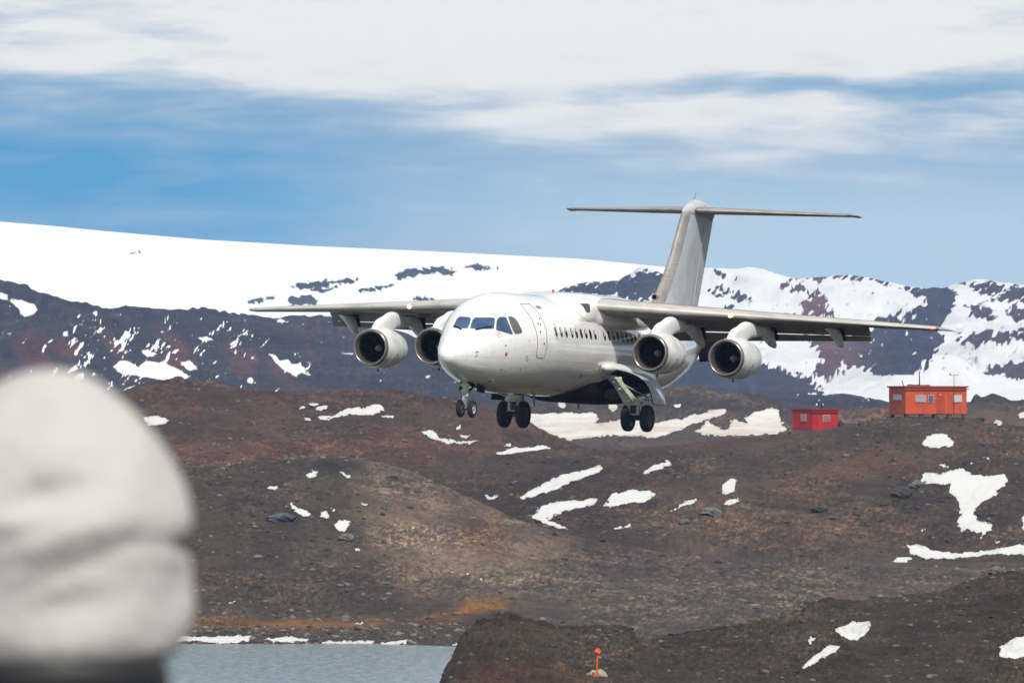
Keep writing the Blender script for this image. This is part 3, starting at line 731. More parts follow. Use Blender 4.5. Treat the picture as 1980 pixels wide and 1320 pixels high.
# main gear
for s in (-1, 1):
    top, ax = Vector((12.95, s * 1.72, -.98)), Vector((14.03, s * 2.36, -2.46))
    kn = Vector((13.85, s * 2.28, -2.02))
    g = MB(); rings = []
    for t, wx_, wy in ((0, .17, .15), (.1, .22, .22), (.35, .20, .19), (.7, .21, .24), (.9, .24, .30), (1.0, .22, .29)):
        p = top.lerp(kn, t); rings.append([(p.x + wx_ * a, p.y + wy * b, p.z) for a, b in ((-1, -.6), (-.6, -1), (.6, -1), (1, -.6), (1, .6), (.6, 1), (-.6, 1), (-1, .6))])
    g.loft(rings)
    g.tube([top + Vector((-.2, -s * .25, .02)), top + Vector((.25, s * .25, -.12))], .09, 12)
    for t in (.18, .42, .8): p = top.lerp(kn, t); g.tube([p + Vector((-.21, 0, 0)), p + Vector((.21, 0, 0))], .06, 10)
    for q in (-.17, .17): g.box(kn + Vector((-.05, q, -.16)), (.14, .10, .34), None, .02)
    mg = g.build("main_gear", M['gear'], plane, angle=35)
    for t, q in ((.12, .10), (.2, .06), (.3, -.05), (.72, .1), (.78, -.02), (.85, .12), (.88, -.1), (.5, .09)):
        p = top.lerp(kn, t); MB().box(p + Vector((-.19, s * q * 1.0, 0)), (.06, .07, .05), None, .01).build("gear_fitting", M['geard'], mg)
    MB().tube([kn + Vector((0, 0, -.02)), kn + Vector((.08, 0, -.36))], .135, 14).build("brake_unit", M['bayb'], mg)
    MB().tube([kn + Vector((.05, 0, -.3)), Vector((14.1, s * 2.36, -2.46))], .075, 12).build("oleo", M['geard'], mg)
    MB().tube([Vector((14.03, s * 1.98, -2.46)), Vector((14.03, s * 2.74, -2.46))], .085, 12).build("axle", M['geard'], mg)
    for q in (2.36 - .36, 2.36 + .36): wheel((14.03, s * q, -2.46), .487, .315, mg, 'geard')
    MB().box(Vector((13.75, s * 2.36, -2.33)), (.06, .30, .045), None, .01).build("brake_rod", M['rim'], mg)
    MB().tube([Vector((12.6, s * 1.45, -1.05)), top.lerp(kn, .3) + Vector((0, 0, .1)), Vector((14.35, s * 2.62, -1.72))], .032, 8).build("side_strut", M['rim'], mg)
    MB().tube([Vector((14.3, s * 2.5, -1.78)), Vector((14.25, s * 2.8, -1.80)), Vector((14.1, s * 3.02, -1.72))], .035, 8).build("door_strut", M['gear'], mg)
    MB().tube([kn + Vector((.2, s * .2, .15)), kn + Vector((.28, s * .22, -.2)), kn + Vector((.1, s * .12, -.42))], .022, 6).build("brake_hose", M['black'], mg)
    MB().tube([top + Vector((.25, s * .1, -.1)), top.lerp(kn, .6) + Vector((.25, s * .12, .0)), kn + Vector((.15, s * .1, .1))], .045, 8).build("jack", M['geard'], mg)
    # curved door hanging outboard
    prof = [(1.95, -.78), (2.25, -.86), (2.52, -.97), (2.76, -1.13), (2.92, -1.34), (3.03, -1.6), (3.10, -1.94)]
    vs, fs = [], []
    for i, (y, z) in enumerate(prof):
        for j, x in enumerate((13.35 + .25 * (i / 6), 14.0, 14.9)): vs.append((x, s * y, z))
    for i in range(6):
        for j in range(2): fs.append((i * 3 + j, i * 3 + j + 1, (i + 1) * 3 + j + 1, (i + 1) * 3 + j))
    inner = [(x, y - s * .035, z - .02) for x, y, z in vs]
    MB().add(vs, fs).build("gear_door", M['doorp'], plane)
    inn = MB().add(inner, [q[::-1] for q in fs]); MB_ = inn.build("gear_door_lining", M['black'], plane)
#@@END_AIRCRAFT
#@@SETTING
# ================================================================== terrain tools
def _hash(ix, iy, seed):
    h = (ix.astype(np.int64) * 374761393 + iy.astype(np.int64) * 668265263 + seed * 974711) & 0x7fffffff
    h = ((h ^ (h >> 13)) * 1274126177) & 0x7fffffff
    return ((h ^ (h >> 16)) & 0xffff) / 65535.0
def vnoise(x, y, seed=0):
    ix, iy = np.floor(x), np.floor(y); fx_, fy_ = x - ix, y - iy
    a, b = _hash(ix, iy, seed), _hash(ix + 1, iy, seed); c, d = _hash(ix, iy + 1, seed), _hash(ix + 1, iy + 1, seed)
    ux, uy = fx_*fx_*fx_*(fx_*(fx_*6-15)+10), fy_*fy_*fy_*(fy_*(fy_*6-15)+10)
    return (a*(1-ux)+b*ux)*(1-uy) + (c*(1-ux)+d*ux)*uy
def fbm(x, y, octs=5, seed=0, gain=.5, lac=2.03):
    s, a, t = 0, 1.0, 0
    for o in range(octs):
        s = s + a * (vnoise(x, y, seed + o * 17) * 2 - 1); t += a; a *= gain; x, y = x * lac + 13.1, y * lac + 7.7
    return s / t
def ridged(x, y, octs=5, seed=0):
    s, a, t = 0, 1.0, 0
    for o in range(octs):
        s = s + a * (1 - np.abs(vnoise(x, y, seed + o * 17) * 2 - 1) * 2); t += a; a *= .55; x, y = x * 2.1 + 3.1, y * 2.1 + 9.7
    return s / t
def sdf(px, py, poly, reach=14):
    """signed distance to a polygon, positive inside, cut at reach"""
    P = np.array(poly, float); out = np.full(px.shape, -float(reach))
    m = (px > P[:,0].min() - reach) & (px < P[:,0].max() + reach) & (py > P[:,1].min() - reach) & (py < P[:,1].max() + reach)
    if not m.any(): return out
    x, y = px[m], py[m]; best = np.full(x.shape, 1e9); ins = np.zeros(x.shape, bool)
    for i in range(len(P)):
        ax, ay = P[i]; bx, by = P[(i + 1) % len(P)]; ex, ey = bx - ax, by - ay
        t = np.clip(((x - ax) * ex + (y - ay) * ey) / (ex*ex + ey*ey + 1e-9), 0, 1)
        best = np.minimum(best, np.hypot(x - ax - t * ex, y - ay - t * ey))
        if ay != by: ins ^= ((ay > y) != (by > y)) & (x < (bx - ax) * (y - ay) / (by - ay) + ax)
    out[m] = np.clip(np.where(ins, best, -best), -reach, reach); return out

def ell(cx, cy, rx, ry, n=14): return [(cx + rx * math.cos(2*math.pi*k/n), cy + ry * math.sin(2*math.pi*k/n)) for k in range(n)]

def terrain(name, stations, cols, rows, relief, material, snow=(), tints=(), base=(.10,.08,.065), snowfn=None, tintfn=None, warp=3.0, noise_px=0.0, label=None, smooth_w=25, reach=14, gritw=1.0):
    """stations: [(distance, skyline points)] gives the lie of the land at each distance; relief(X, D, PX, PY) adds metres"""
    p0, p1, nc = cols; stepc = (p1 - p0) / nc; q0, q1 = max(p0, -120), min(p1, 2100)
    PXc = np.concatenate([np.linspace(-5200, q0, 120)[:-1], np.arange(q0, q1, stepc), np.linspace(q1, 7200, 120)]); nc = len(PXc); UG = np.arange(-5200, 7201, stepc)
    ds = np.array([s[0] for s in stations], float)
    Z = []
    kern = np.hanning(2 * smooth_w + 1)[1:-1]; kern /= kern.sum(); h = len(kern) // 2
    for d, line in stations:
        L = np.array(line, float); py = np.interp(UG, L[:,0], L[:,1])
        if smooth_w > 1:
            k = max(1, int(smooth_w / stepc));
            kk = np.hanning(2 * k + 3)[1:-1]; kk /= kk.sum(); hh = len(kk) // 2
            py = np.convolve(np.pad(py, hh, 'edge'), kk, 'valid')
        py = np.interp(PXc, UG, py[:len(UG)])
        Z.append(EYE + (860 - py) / F * d)
    Z = np.array(Z)
    # rows spaced by the share of the picture each span fills
    t = []
    for i in range(len(ds) - 1):
        w = rows[i]; t += list(ds[i] + (ds[i+1] - ds[i]) * np.arange(w) / w)
    t.append(ds[-1]); D = np.array(t)
    idx = np.clip(np.searchsorted(ds, D, side='right') - 1, 0, len(ds) - 2)
    sl = np.zeros_like(Z)
    dd = np.diff(ds)[:,None]; g = np.diff(Z, axis=0) / dd
    sl[0], sl[-1] = g[0], g[-1]
    a, b = g[:-1], g[1:]; sl[1:-1] = np.where(a * b > 0, 2*a*b/(a+b+1e-12), 0)
    hseg = (ds[idx+1] - ds[idx])[:,None]; tt = ((D - ds[idx]) / (ds[idx+1] - ds[idx]))[:,None]
    z = (2*tt**3-3*tt**2+1)*Z[idx] + (tt**3-2*tt**2+tt)*hseg*sl[idx] + (-2*tt**3+3*tt**2)*Z[idx+1] + (tt**3-tt**2)*hseg*sl[idx+1]
    DD = np.repeat(D[:,None], nc, 1); PX = np.repeat(PXc[None,:], len(D), 0); X = (PX - 990) / F * DD
    PY = 860 - (z - EYE) / DD * F
    z = z + relief(X, DD, PX, PY)
    PY = 860 - (z - EYE) / DD * F
    nr = len(D); V = np.stack([X, DD, z], -1).reshape(-1, 3)
    ii = (np.arange(nr - 1)[:,None] * nc + np.arange(nc - 1)[None,:]).ravel()
    Q = np.stack([ii, ii + 1, ii + nc + 1, ii + nc], -1).astype(np.int32)
    me = bpy.data.meshes.new(name); me.vertices.add(len(V)); me.vertices.foreach_set('co', V.astype(np.float32).ravel())
    me.loops.add(Q.size); me.loops.foreach_set('vertex_index', Q.ravel()); me.polygons.add(len(Q))
    me.polygons.foreach_set('loop_start', (np.arange(len(Q)) * 4).astype(np.int32)); me.update(calc_edges=True)
    me.polygons.foreach_set('use_smooth', np.ones(len(Q), bool)); me.materials.append(material)
    # snow lying on it and the colour of the soil
    wx_ = PX + 1.6 * warp * fbm(PX / 12, PY / 6, 5, 5, .65); wy_ = PY + warp * fbm(PX / 12 + 40, PY / 6, 5, 9, .65); wx_ = wx_ + warp * .9 * fbm(PX / 4, PY / 2.6, 3, 19, .7); wy_ = wy_ + warp * .5 * fbm(PX / 4 + 9, PY / 2.6, 3, 29, .7)
    S = np.full(PX.shape, -float(reach))
    for poly in snow: S = np.maximum(S, sdf(wx_, wy_, poly, reach))
    if snowfn is not None: S = np.clip(snowfn(S, PX, PY, X, DD, z), -reach, reach)
    at_ = me.attributes.new('snow', 'FLOAT', 'POINT'); at_.data.foreach_set('value', (S / reach).astype(np.float32).ravel())
    C = np.zeros(PX.shape + (4,)); C[..., :3] = base; C[..., 3] = 1; grit = fbm(PX / 5.5, PY / 3.2, 4, 33, .7); grit2 = fbm((PX + PY * 1.3) / 60, (PY - PX * .16) / 7, 4, 35)
    wx2 = PX + 16 * fbm(PX / 40, PY / 16, 5, 31); wy2 = PY + 8 * fbm(PX / 40 + 9, PY / 16, 5, 37)
    for poly, col, soft, st in tints:
        k = np.clip(sdf(wx2, wy2, poly, soft) / soft * .5 + .5, 0, 1)[..., None] * st
        k = k * k * (3 - 2 * k) if st > .99 else k
        C[..., :3] = C[..., :3] * (1 - k) + np.array(col) * k
    gritw = gritw * (.35 + 1.1 * np.clip(.5 + 1.6 * fbm(PX / 130, PY / 45, 3, 39), 0, 1))
    C[..., :3] *= np.array((.80, .66, .53)) * np.exp(1.35 * grit * gritw + .4 * grit2 * gritw)[..., None]
    if tintfn is not None: C[..., :3] = tintfn(C[..., :3], PX, PY, X, DD, z)
    ca = me.attributes.new('soil', 'FLOAT_COLOR', 'POINT'); ca.data.foreach_set('color', C.astype(np.float32).ravel())
    o = bpy.data.objects.new(name, me); link(o); o['kind'] = 'structure'
    def snow_at(px, d):
        i = np.clip(np.searchsorted(D, d) - 1, 0, nr - 2); j = np.clip(np.searchsorted(PXc, px, side='right') - 1, 0, nc - 2); return S[i, j]
    def height(px, d):
        i = np.clip(np.searchsorted(D, d) - 1, 0, nr - 2); j = np.clip(np.searchsorted(PXc, px, side='right') - 1, 0, nc - 2)
        u = (d - D[i]) / (D[i+1] - D[i]); v = (px - PXc[j]) / (PXc[j + 1] - PXc[j])
        return (z[i,j]*(1-v)+z[i,j+1]*v)*(1-u) + (z[i+1,j]*(1-v)+z[i+1,j+1]*v)*u
    height.snow = snow_at; o_h[name + str(len(o_h))] = height
    return o, height
o_h = {}

def ground_material(name, scale, bump=.6, specks=.6, dirty=(.80, .79, .78), snow_amp=.5, rough=.9, dark=.45, light=2.2, snow_dirt=None, soft=.05, wet=1.0):
    """scale: size in metres of the finest stones seen at that distance"""
    m = bpy.data.materials.new(name); m.use_nodes = True
    T = NT(m.node_tree); T.n.clear()
    p = T.node('ShaderNodeBsdfPrincipled'); o = T.node('ShaderNodeOutputMaterial'); T.l.new(p.outputs[0], o.inputs[0])
    g = T.node('ShaderNodeNewGeometry'); P = g.outputs['Position']
    mp = T.node('ShaderNodeMapping'); T.l.new(P, mp.inputs[0]); mp.inputs['Scale'].default_value = (1, .4, 1.9); Pm = mp.outputs[0]
    soil = T.node('ShaderNodeAttribute'); soil.attribute_name = 'soil'; mapc = .78; sn = T.node('ShaderNodeAttribute'); sn.attribute_name = 'snow'
    big = T.noise(Pm, .055 / scale, 5, .6); mid = T.noise(Pm, .28 / scale, 6, .68); fine = T.noise(Pm, 1.3 / scale, 5, .75)
    c = T.mix(T.ramp(big, .41, .59), T.mix(1.0, soil.outputs['Color'], (.60, .60, .62), 'MULTIPLY'), T.mix(1.0, soil.outputs['Color'], (.98, .94, .88), 'MULTIPLY'))
    c = T.mix(T.math('MULTIPLY', T.ramp(mid, .50, .60), specks * .8), c, T.mix(1.0, c, (dark, dark, dark * 1.02), 'MULTIPLY'))
    c = T.mix(T.math('MULTIPLY', T.ramp(fine, .555, .63), specks), c, T.mix(1.0, c, (light, light * .97, light * .93), 'MULTIPLY'))
    c = T.mix(T.math('MULTIPLY', T.ramp(fine, .46, .40), specks), c, T.mix(1.0, c, (dark, dark, dark), 'MULTIPLY'))
    nz = T.math('MULTIPLY', T.math('SUBTRACT', T.math('ADD', T.math('MULTIPLY', mid, .6), T.math('MULTIPLY', fine, .4)), .5), snow_amp)
    sm = T.ramp(T.math('ADD', sn.outputs['Fac'], nz), -.02 - (soft - .05) * .3, soft)
    sc = dirty
    if snow_dirt: sc = T.mix(T.ramp(big, .35, .65), dirty, snow_dirt)
    edge = T.math('ADD', sn.outputs['Fac'], nz)
    c = T.mix(T.math('MULTIPLY', T.ramp(edge, -.22, -.03), wet), c, T.mix(1.0, c, (.55, .53, .52), 'MULTIPLY'))
    sc = T.mix(T.math('MULTIPLY', T.ramp(edge, .24, .02), .4 * wet), sc, T.mix(1.0, sc, (.62, .57, .52), 'MULTIPLY'))
    T.l.new(T.mix(sm, c, sc), p.inputs['Base Color'])
    p.inputs['Roughness'].default_value = rough; p.inputs['Specular IOR Level'].default_value = .25
    b = T.node('ShaderNodeBump'); b.inputs['Distance'].default_value = scale * .9
    T.l.new(T.math('MULTIPLY', T.math('SUBTRACT', 1.0, T.math('MULTIPLY', sm, .72)), bump), b.inputs['Strength'])
    T.l.new(T.math('ADD', T.math('MULTIPLY', mid, 1.5), T.math('MULTIPLY', fine, .6)), b.inputs['Height']); T.l.new(b.outputs[0], p.inputs['Normal'])
    return m

BROWN = (.088, .064, .052); GREYB = (.098, .082, .074); RUST = (.125, .058, .036); DARKB = (.055, .043, .036); PURP = (.075, .056, .055)

# ---- ground sheet to the horizon, lagoon
g = MB(); n = 48; gr = [[( -16000 + 32000 * i / n, -3000 + 23000 * j / n, -2.6) for i in range(n + 1)] for j in range(n + 1)]
g.add([p for r in gr for p in r], [(j*(n+1)+i, j*(n+1)+i+1, (j+1)*(n+1)+i+1, (j+1)*(n+1)+i) for j in range(n) for i in range(n)])
gm = mat("ground_soil", (.10, .078, .064), .95, 0, .45, .02)
tag(g.build("ground", gm, None, False), kind="structure")
wm = bpy.data.materials.new("lagoon_water"); wm.use_nodes = True; T = NT(wm.node_tree); T.n.clear()
p = T.node('ShaderNodeBsdfPrincipled'); o = T.node('ShaderNodeOutputMaterial'); T.l.new(p.outputs[0], o.inputs[0])
p.inputs['Roughness'].default_value = .12; p.inputs['IOR'].default_value = 1.33
geo = T.node('ShaderNodeNewGeometry'); mp = T.node('ShaderNodeMapping'); T.l.new(geo.outputs['Position'], mp.inputs[0]); mp.inputs['Scale'].default_value = (1.6, .32, 1)
b = T.node('ShaderNodeBump'); b.inputs['Strength'].default_value = 1.0; b.inputs['Distance'].default_value = .16
rip = T.math('ADD', T.math('MULTIPLY', T.noise(mp.outputs[0], 1.1, 4, .6), .6), T.math('MULTIPLY', T.noise(mp.outputs[0], 3.6, 3, .6), .4)); T.l.new(rip, b.inputs['Height']); T.l.new(T.mix(T.ramp(rip, .44, .58), (.09, .12, .115), (.31, .36, .33)), p.inputs['Base Color']); T.l.new(b.outputs[0], p.inputs['Normal'])  # light and dark ripple reflections painted into the water colour
tag(MB().add([(-2500, 120, 0), (1500, 120, 0), (1500, 706, 0), (-2500, 706, 0)], [(0, 1, 2, 3)]).build("water", wm, None, False), kind="structure")

# ---- the hill the watchers stand on (below the frame)
def hump(X, D): return np.interp(D, [-40, 60, 85, 130, 200, 320], [10.33, 10.25, 8.6, 5.2, 1.5, -2.0]) - .00035 * X * X
xs_ = np.linspace(-120, 120, 90); ds_ = np.linspace(-40, 330, 120); XX, YY = np.meshgrid(xs_, ds_); HZ = np.maximum(hump(XX, YY) + np.where(np.hypot(XX, YY - 10) > 16, .12, .01) * fbm(XX / 3, YY / 3, 4, 77), -2.9)
near = MB().add([(float(a), float(b_), float(c)) for a, b_, c in zip(XX.ravel(), YY.ravel(), HZ.ravel())], [(j*90+i, j*90+i+1, (j+1)*90+i+1, (j+1)*90+i) for j in range(119) for i in range(89)])
tag(near.build("hill", mat("near_soil", (.09, .07, .058), .95, 0, .4, .6, 0, .5, 3), None, True, 180), kind="structure")

# ---- foreground mounds (right)
MA = ground_material("mound_soil", .13, 1.0, .75, (.52, .515, .50), .55, light=2.4)
def relA(X, D, PX, PY):
    m = np.clip((PX - 820) / 40, 0, 1)
    rock = np.clip(1 - np.abs(PX - 960) / 190, 0, 1) * 1.3 + np.clip(1 - np.abs(PX - 1620) / 110, 0, 1) * .8 + np.clip((PX - 1830) / 100, 0, 1) * .5
    return m * (0.24 * fbm(X / 1.3, D / 2.2, 6, 3, .6) + rock * .34 * ridged(X / 1.1, D / 2.0, 4, 8)) + .10 * fbm(X / 7, D / 12, 3, 4)
terrain("hill", [
    (296, [(500, 2040), (2600, 2040)]),
    (352, [(500, 1760), (840, 1440), (900, 1395), (1100, 1372), (1400, 1368), (2000, 1362), (2600, 1360)]),
    (366, [(500, 1760), (838, 1345), (870, 1320), (960, 1305), (1100, 1322), (1300, 1330), (1500, 1316), (1700, 1312), (2000, 1306), (2600, 1300)]),
    (380, [(500, 1760), (840, 1345), (862, 1300), (900, 1262), (1000, 1255), (1100, 1268), (1230, 1290), (1400, 1292), (1500, 1280), (1700, 1280), (2000, 1270), (2600, 1250)]),
    (394, [(500, 1760), (846, 1345), (872, 1286), (893, 1240), (915, 1222), (950, 1214), (1000, 1206), (1030, 1214), (1100, 1217), (1200, 1213), (1222, 1224), (1245, 1244), (1300, 1262), (1400, 1255), (1500, 1240), (1700, 1238), (2000, 1215), (2600, 1180)]),
    (412, [(500, 1760), (850, 1360), (900, 1290), (1000, 1268), (1150, 1262), (1240, 1248), (1330, 1228), (1420, 1217), (1500, 1196), (1560, 1180), (1600, 1196), (1700, 1190), (1800, 1176), (2000, 1150), (2600, 1100)]),
    (440, [(500, 1760), (850, 1370), (1000, 1300), (1200, 1262), (1400, 1226), (1500, 1203), (1550, 1176), (1600, 1167), (1650, 1169), (1700, 1159), (1760, 1150), (1820, 1146), (1870, 1122), (1920, 1114), (1980, 1108), (2600, 1040)]),
    (470, [(500, 1760), (1000, 1330), (1400, 1280), (1700, 1230), (2000, 1190), (2600, 1120)]),
    (560, [(500, 1760), (2600, 1340)])],
    (500, 2600, 1050), (16, 24, 34, 44, 40, 50, 16, 8), relA, MA,
    snow=[[(1616,1216),(1630,1207),(1655,1201),(1683,1201),(1684,1210),(1676,1226),(1655,1237),(1632,1233)], [(1548,1290),(1570,1268),(1590,1255),(1606,1246),(1627,1248),(1612,1262),(1585,1275),(1556,1291)],
          ell(1568,1236,5,8), [(1643,1183),(1651,1186),(1654,1194),(1648,1193)], [(1931,1268),(1938,1246),(1965,1231),(1999,1225),(1999,1266),(1960,1272)]],
    tints=[([(900,1262),(1100,1290),(1300,1340),(860,1345)], (.085,.048,.036), 30, .8), ([(1150,1300),(1500,1240),(1600,1300),(1400,1350)], (.045,.034,.030), 30, .7),
           ([(900,1210),(1240,1215),(1260,1260),(900,1250)], (.075,.066,.056), 20, .7), ([(1500,1190),(1680,1170),(1700,1230),(1540,1250)], (.085,.074,.062), 20, .8)],
    base=(.047, .037, .029), warp=4.6, smooth_w=6)

# ---- shore, dark cone and the valley floor
MBm = ground_material("slope_soil", .26, .8, .6, (.52, .515, .505), .55, light=2.3)
def relB(X, D, PX, PY):
    rk = np.exp(-((PX - 655) / 60) ** 2 - ((D - 812) / 12) ** 2) + .6 * np.exp(-((PX - 560) / 80) ** 2 - ((D - 792) / 10) ** 2) + .4 * np.exp(-((PX - 430) / 50) ** 2)
    shore = np.clip((D - 705) / 40, 0, 1)
    return shore * (.20 * fbm(X / 1.9, D / 3.2, 6, 21, .6) + .35 * rk * ridged(X / 2.0, D / 3, 4, 5) + .55 * fbm(X / 12, D / 22, 4, 23))
terrain("hill", [
    (640, [(-600, 1360), (2600, 1360)]),
    (672, [(-600, 1262), (880, 1258), (1100, 1245), (2600, 1230)]),
    (684, [(-600, 1248.5), (360, 1248), (700, 1249), (890, 1243), (1100, 1228), (2600, 1215)]),
    (700, [(-600, 1229), (500, 1227), (700, 1229), (900, 1221), (1100, 1212), (1500, 1205), (2600, 1200)]),
    (724, [(-600, 1210), (500, 1208), (700, 1212), (900, 1203), (1050, 1196), (1500, 1190), (2600, 1185)]),
    (752, [(-600, 1185), (380, 1185), (560, 1196), (700, 1200), (820, 1190), (900, 1165), (980, 1158), (1200, 1160), (1500, 1175), (2600, 1165)]),
    (782, [(-600, 1080), (380, 1072), (560, 1080), (700, 1085), (820, 1100), (950, 1115), (1100, 1130), (1300, 1142), (1600, 1150), (2600, 1145)]),
    (812, [(-600, 985), (380, 965), (450, 955), (560, 950), (660, 948), (760, 975), (850, 1010), (950, 1050), (1080, 1090), (1200, 1108), (1400, 1122), (2600, 1125)]),
    (834, [(-600, 940), (300, 915), (380, 904), (450, 898), (520, 896), (600, 888), (640, 881), (690, 884), (740, 898), (800, 916), (860, 941), (930, 972), (1000, 1002), (1080, 1030), (1160, 1052), (1260, 1072), (1400, 1098), (2600, 1108)]),
    (870, [(-600, 960), (400, 925), (640, 905), (740, 925), (860, 965), (1000, 1020), (1100, 1045), (1200, 1058), (1300, 1068), (1500, 1088), (2600, 1098)]),
    (930, [(-600, 1000), (900, 1030), (1100, 1062), (1260, 1050), (1400, 1062), (1600, 1082), (2600, 1092)]),
    (1010, [(-600, 1030), (1000, 1080), (1200, 1066), (1400, 1070), (2600, 1100)])],
    (-500, 2500, 1250), (4, 5, 10, 14, 26, 60, 66, 50, 14, 14, 6), relB, MBm,
    snow=[[(592,920),(603,909),(615,910),(612,921),(598,925)], [(515,940),(522,938),(541,942),(530,948)], [(556,969),(562,972),(575,980),(601,992),(598,999),(578,993),(565,982)],
          [(621,990),(630,987),(637,1002),(624,1003)], [(639,981),(650,984),(645,990)], [(645,1012),(660,1005),(681,1007),(672,1019),(665,1028),(650,1020)], [(682,1058),(695,1060),(698,1066),(686,1064)],
          [(654,909),(668,915),(681,920),(677,924),(661,918)], [(440,1162),(457,1162),(455,1167),(442,1166)], [(700,972),(712,972),(712,976),(700,976)],
          [(330,1229),(365,1228),(400,1231),(440,1227),(486,1229),(480,1241),(430,1243),(380,1239),(330,1240)], [(507,1236),(550,1229),(595,1234),(590,1242),(540,1241)], [(620,1240),(725,1238),(720,1245),(625,1245)], [(735,1240),(790,1238),(786,1245),(740,1246)], [(867,1243),(893,1244),(890,1249)],
          [(680,1203),(702,1202),(700,1206),(682,1206)]] + [ell(x, y, 2.6, 1.6, 7) for x, y in ((690,1036),(763,1026),(800,1020),(838,1070),(872,1106),(905,1108),(930,1119),(746,969))],
    tints=[([(700,890),(900,960),(1100,1050),(1000,1150),(800,1130),(700,1000)], (.20,.172,.150), 45, .95), ([(880,985),(940,1010),(990,1045),(950,1070),(900,1050)], (.125,.070,.040), 26, .85),
           ([(360,1194),(520,1196),(750,1200),(745,1213),(500,1214),(330,1208)], (.21,.110,.022), 7, .97), ([(800,1200),(880,1180),(900,1160),(985,1158),(980,1170),(930,1186),(850,1200)], (.24,.125,.022), 7, .98),
           ([(740,1205),(900,1190),(1000,1175),(1080,1180),(980,1215),(800,1220)], (.072,.032,.030), 14, .8),
           ([(560,890),(700,885),(720,925),(600,930)], (.078,.078,.076), 18, .8), ([(500,950),(640,960),(700,1060),(600,1130),(520,1060)], (.070,.064,.062), 40, .7),
           ([(1100,1060),(1500,1080),(2000,1090),(2000,1180),(1300,1200),(1000,1190)], (.108,.092,.086), 40, .9), ([(1180,1045),(1400,1068),(1700,1100),(1400,1100),(1200,1070)], (.066,.048,.050), 16, .8),
           ([(600,893),(655,885),(710,893),(700,912),(620,915)], (.035,.034,.034), 9, .9), ([(520,985),(570,980),(610,1005),(560,1015),(520,1000)], (.03,.028,.028), 9, .7), ([(380,900),(470,905),(470,935),(380,950)], (.045,.038,.030), 14, .7), ([(360,880),(560,880),(560,960),(360,990)], (.072,.062,.050), 40, .8), ([(1150,1090),(1330,1110),(1330,1130),(1150,1110)], (.06,.045,.05), 14, .8)],
    base=(.062, .050, .042), warp=4.6, smooth_w=8)

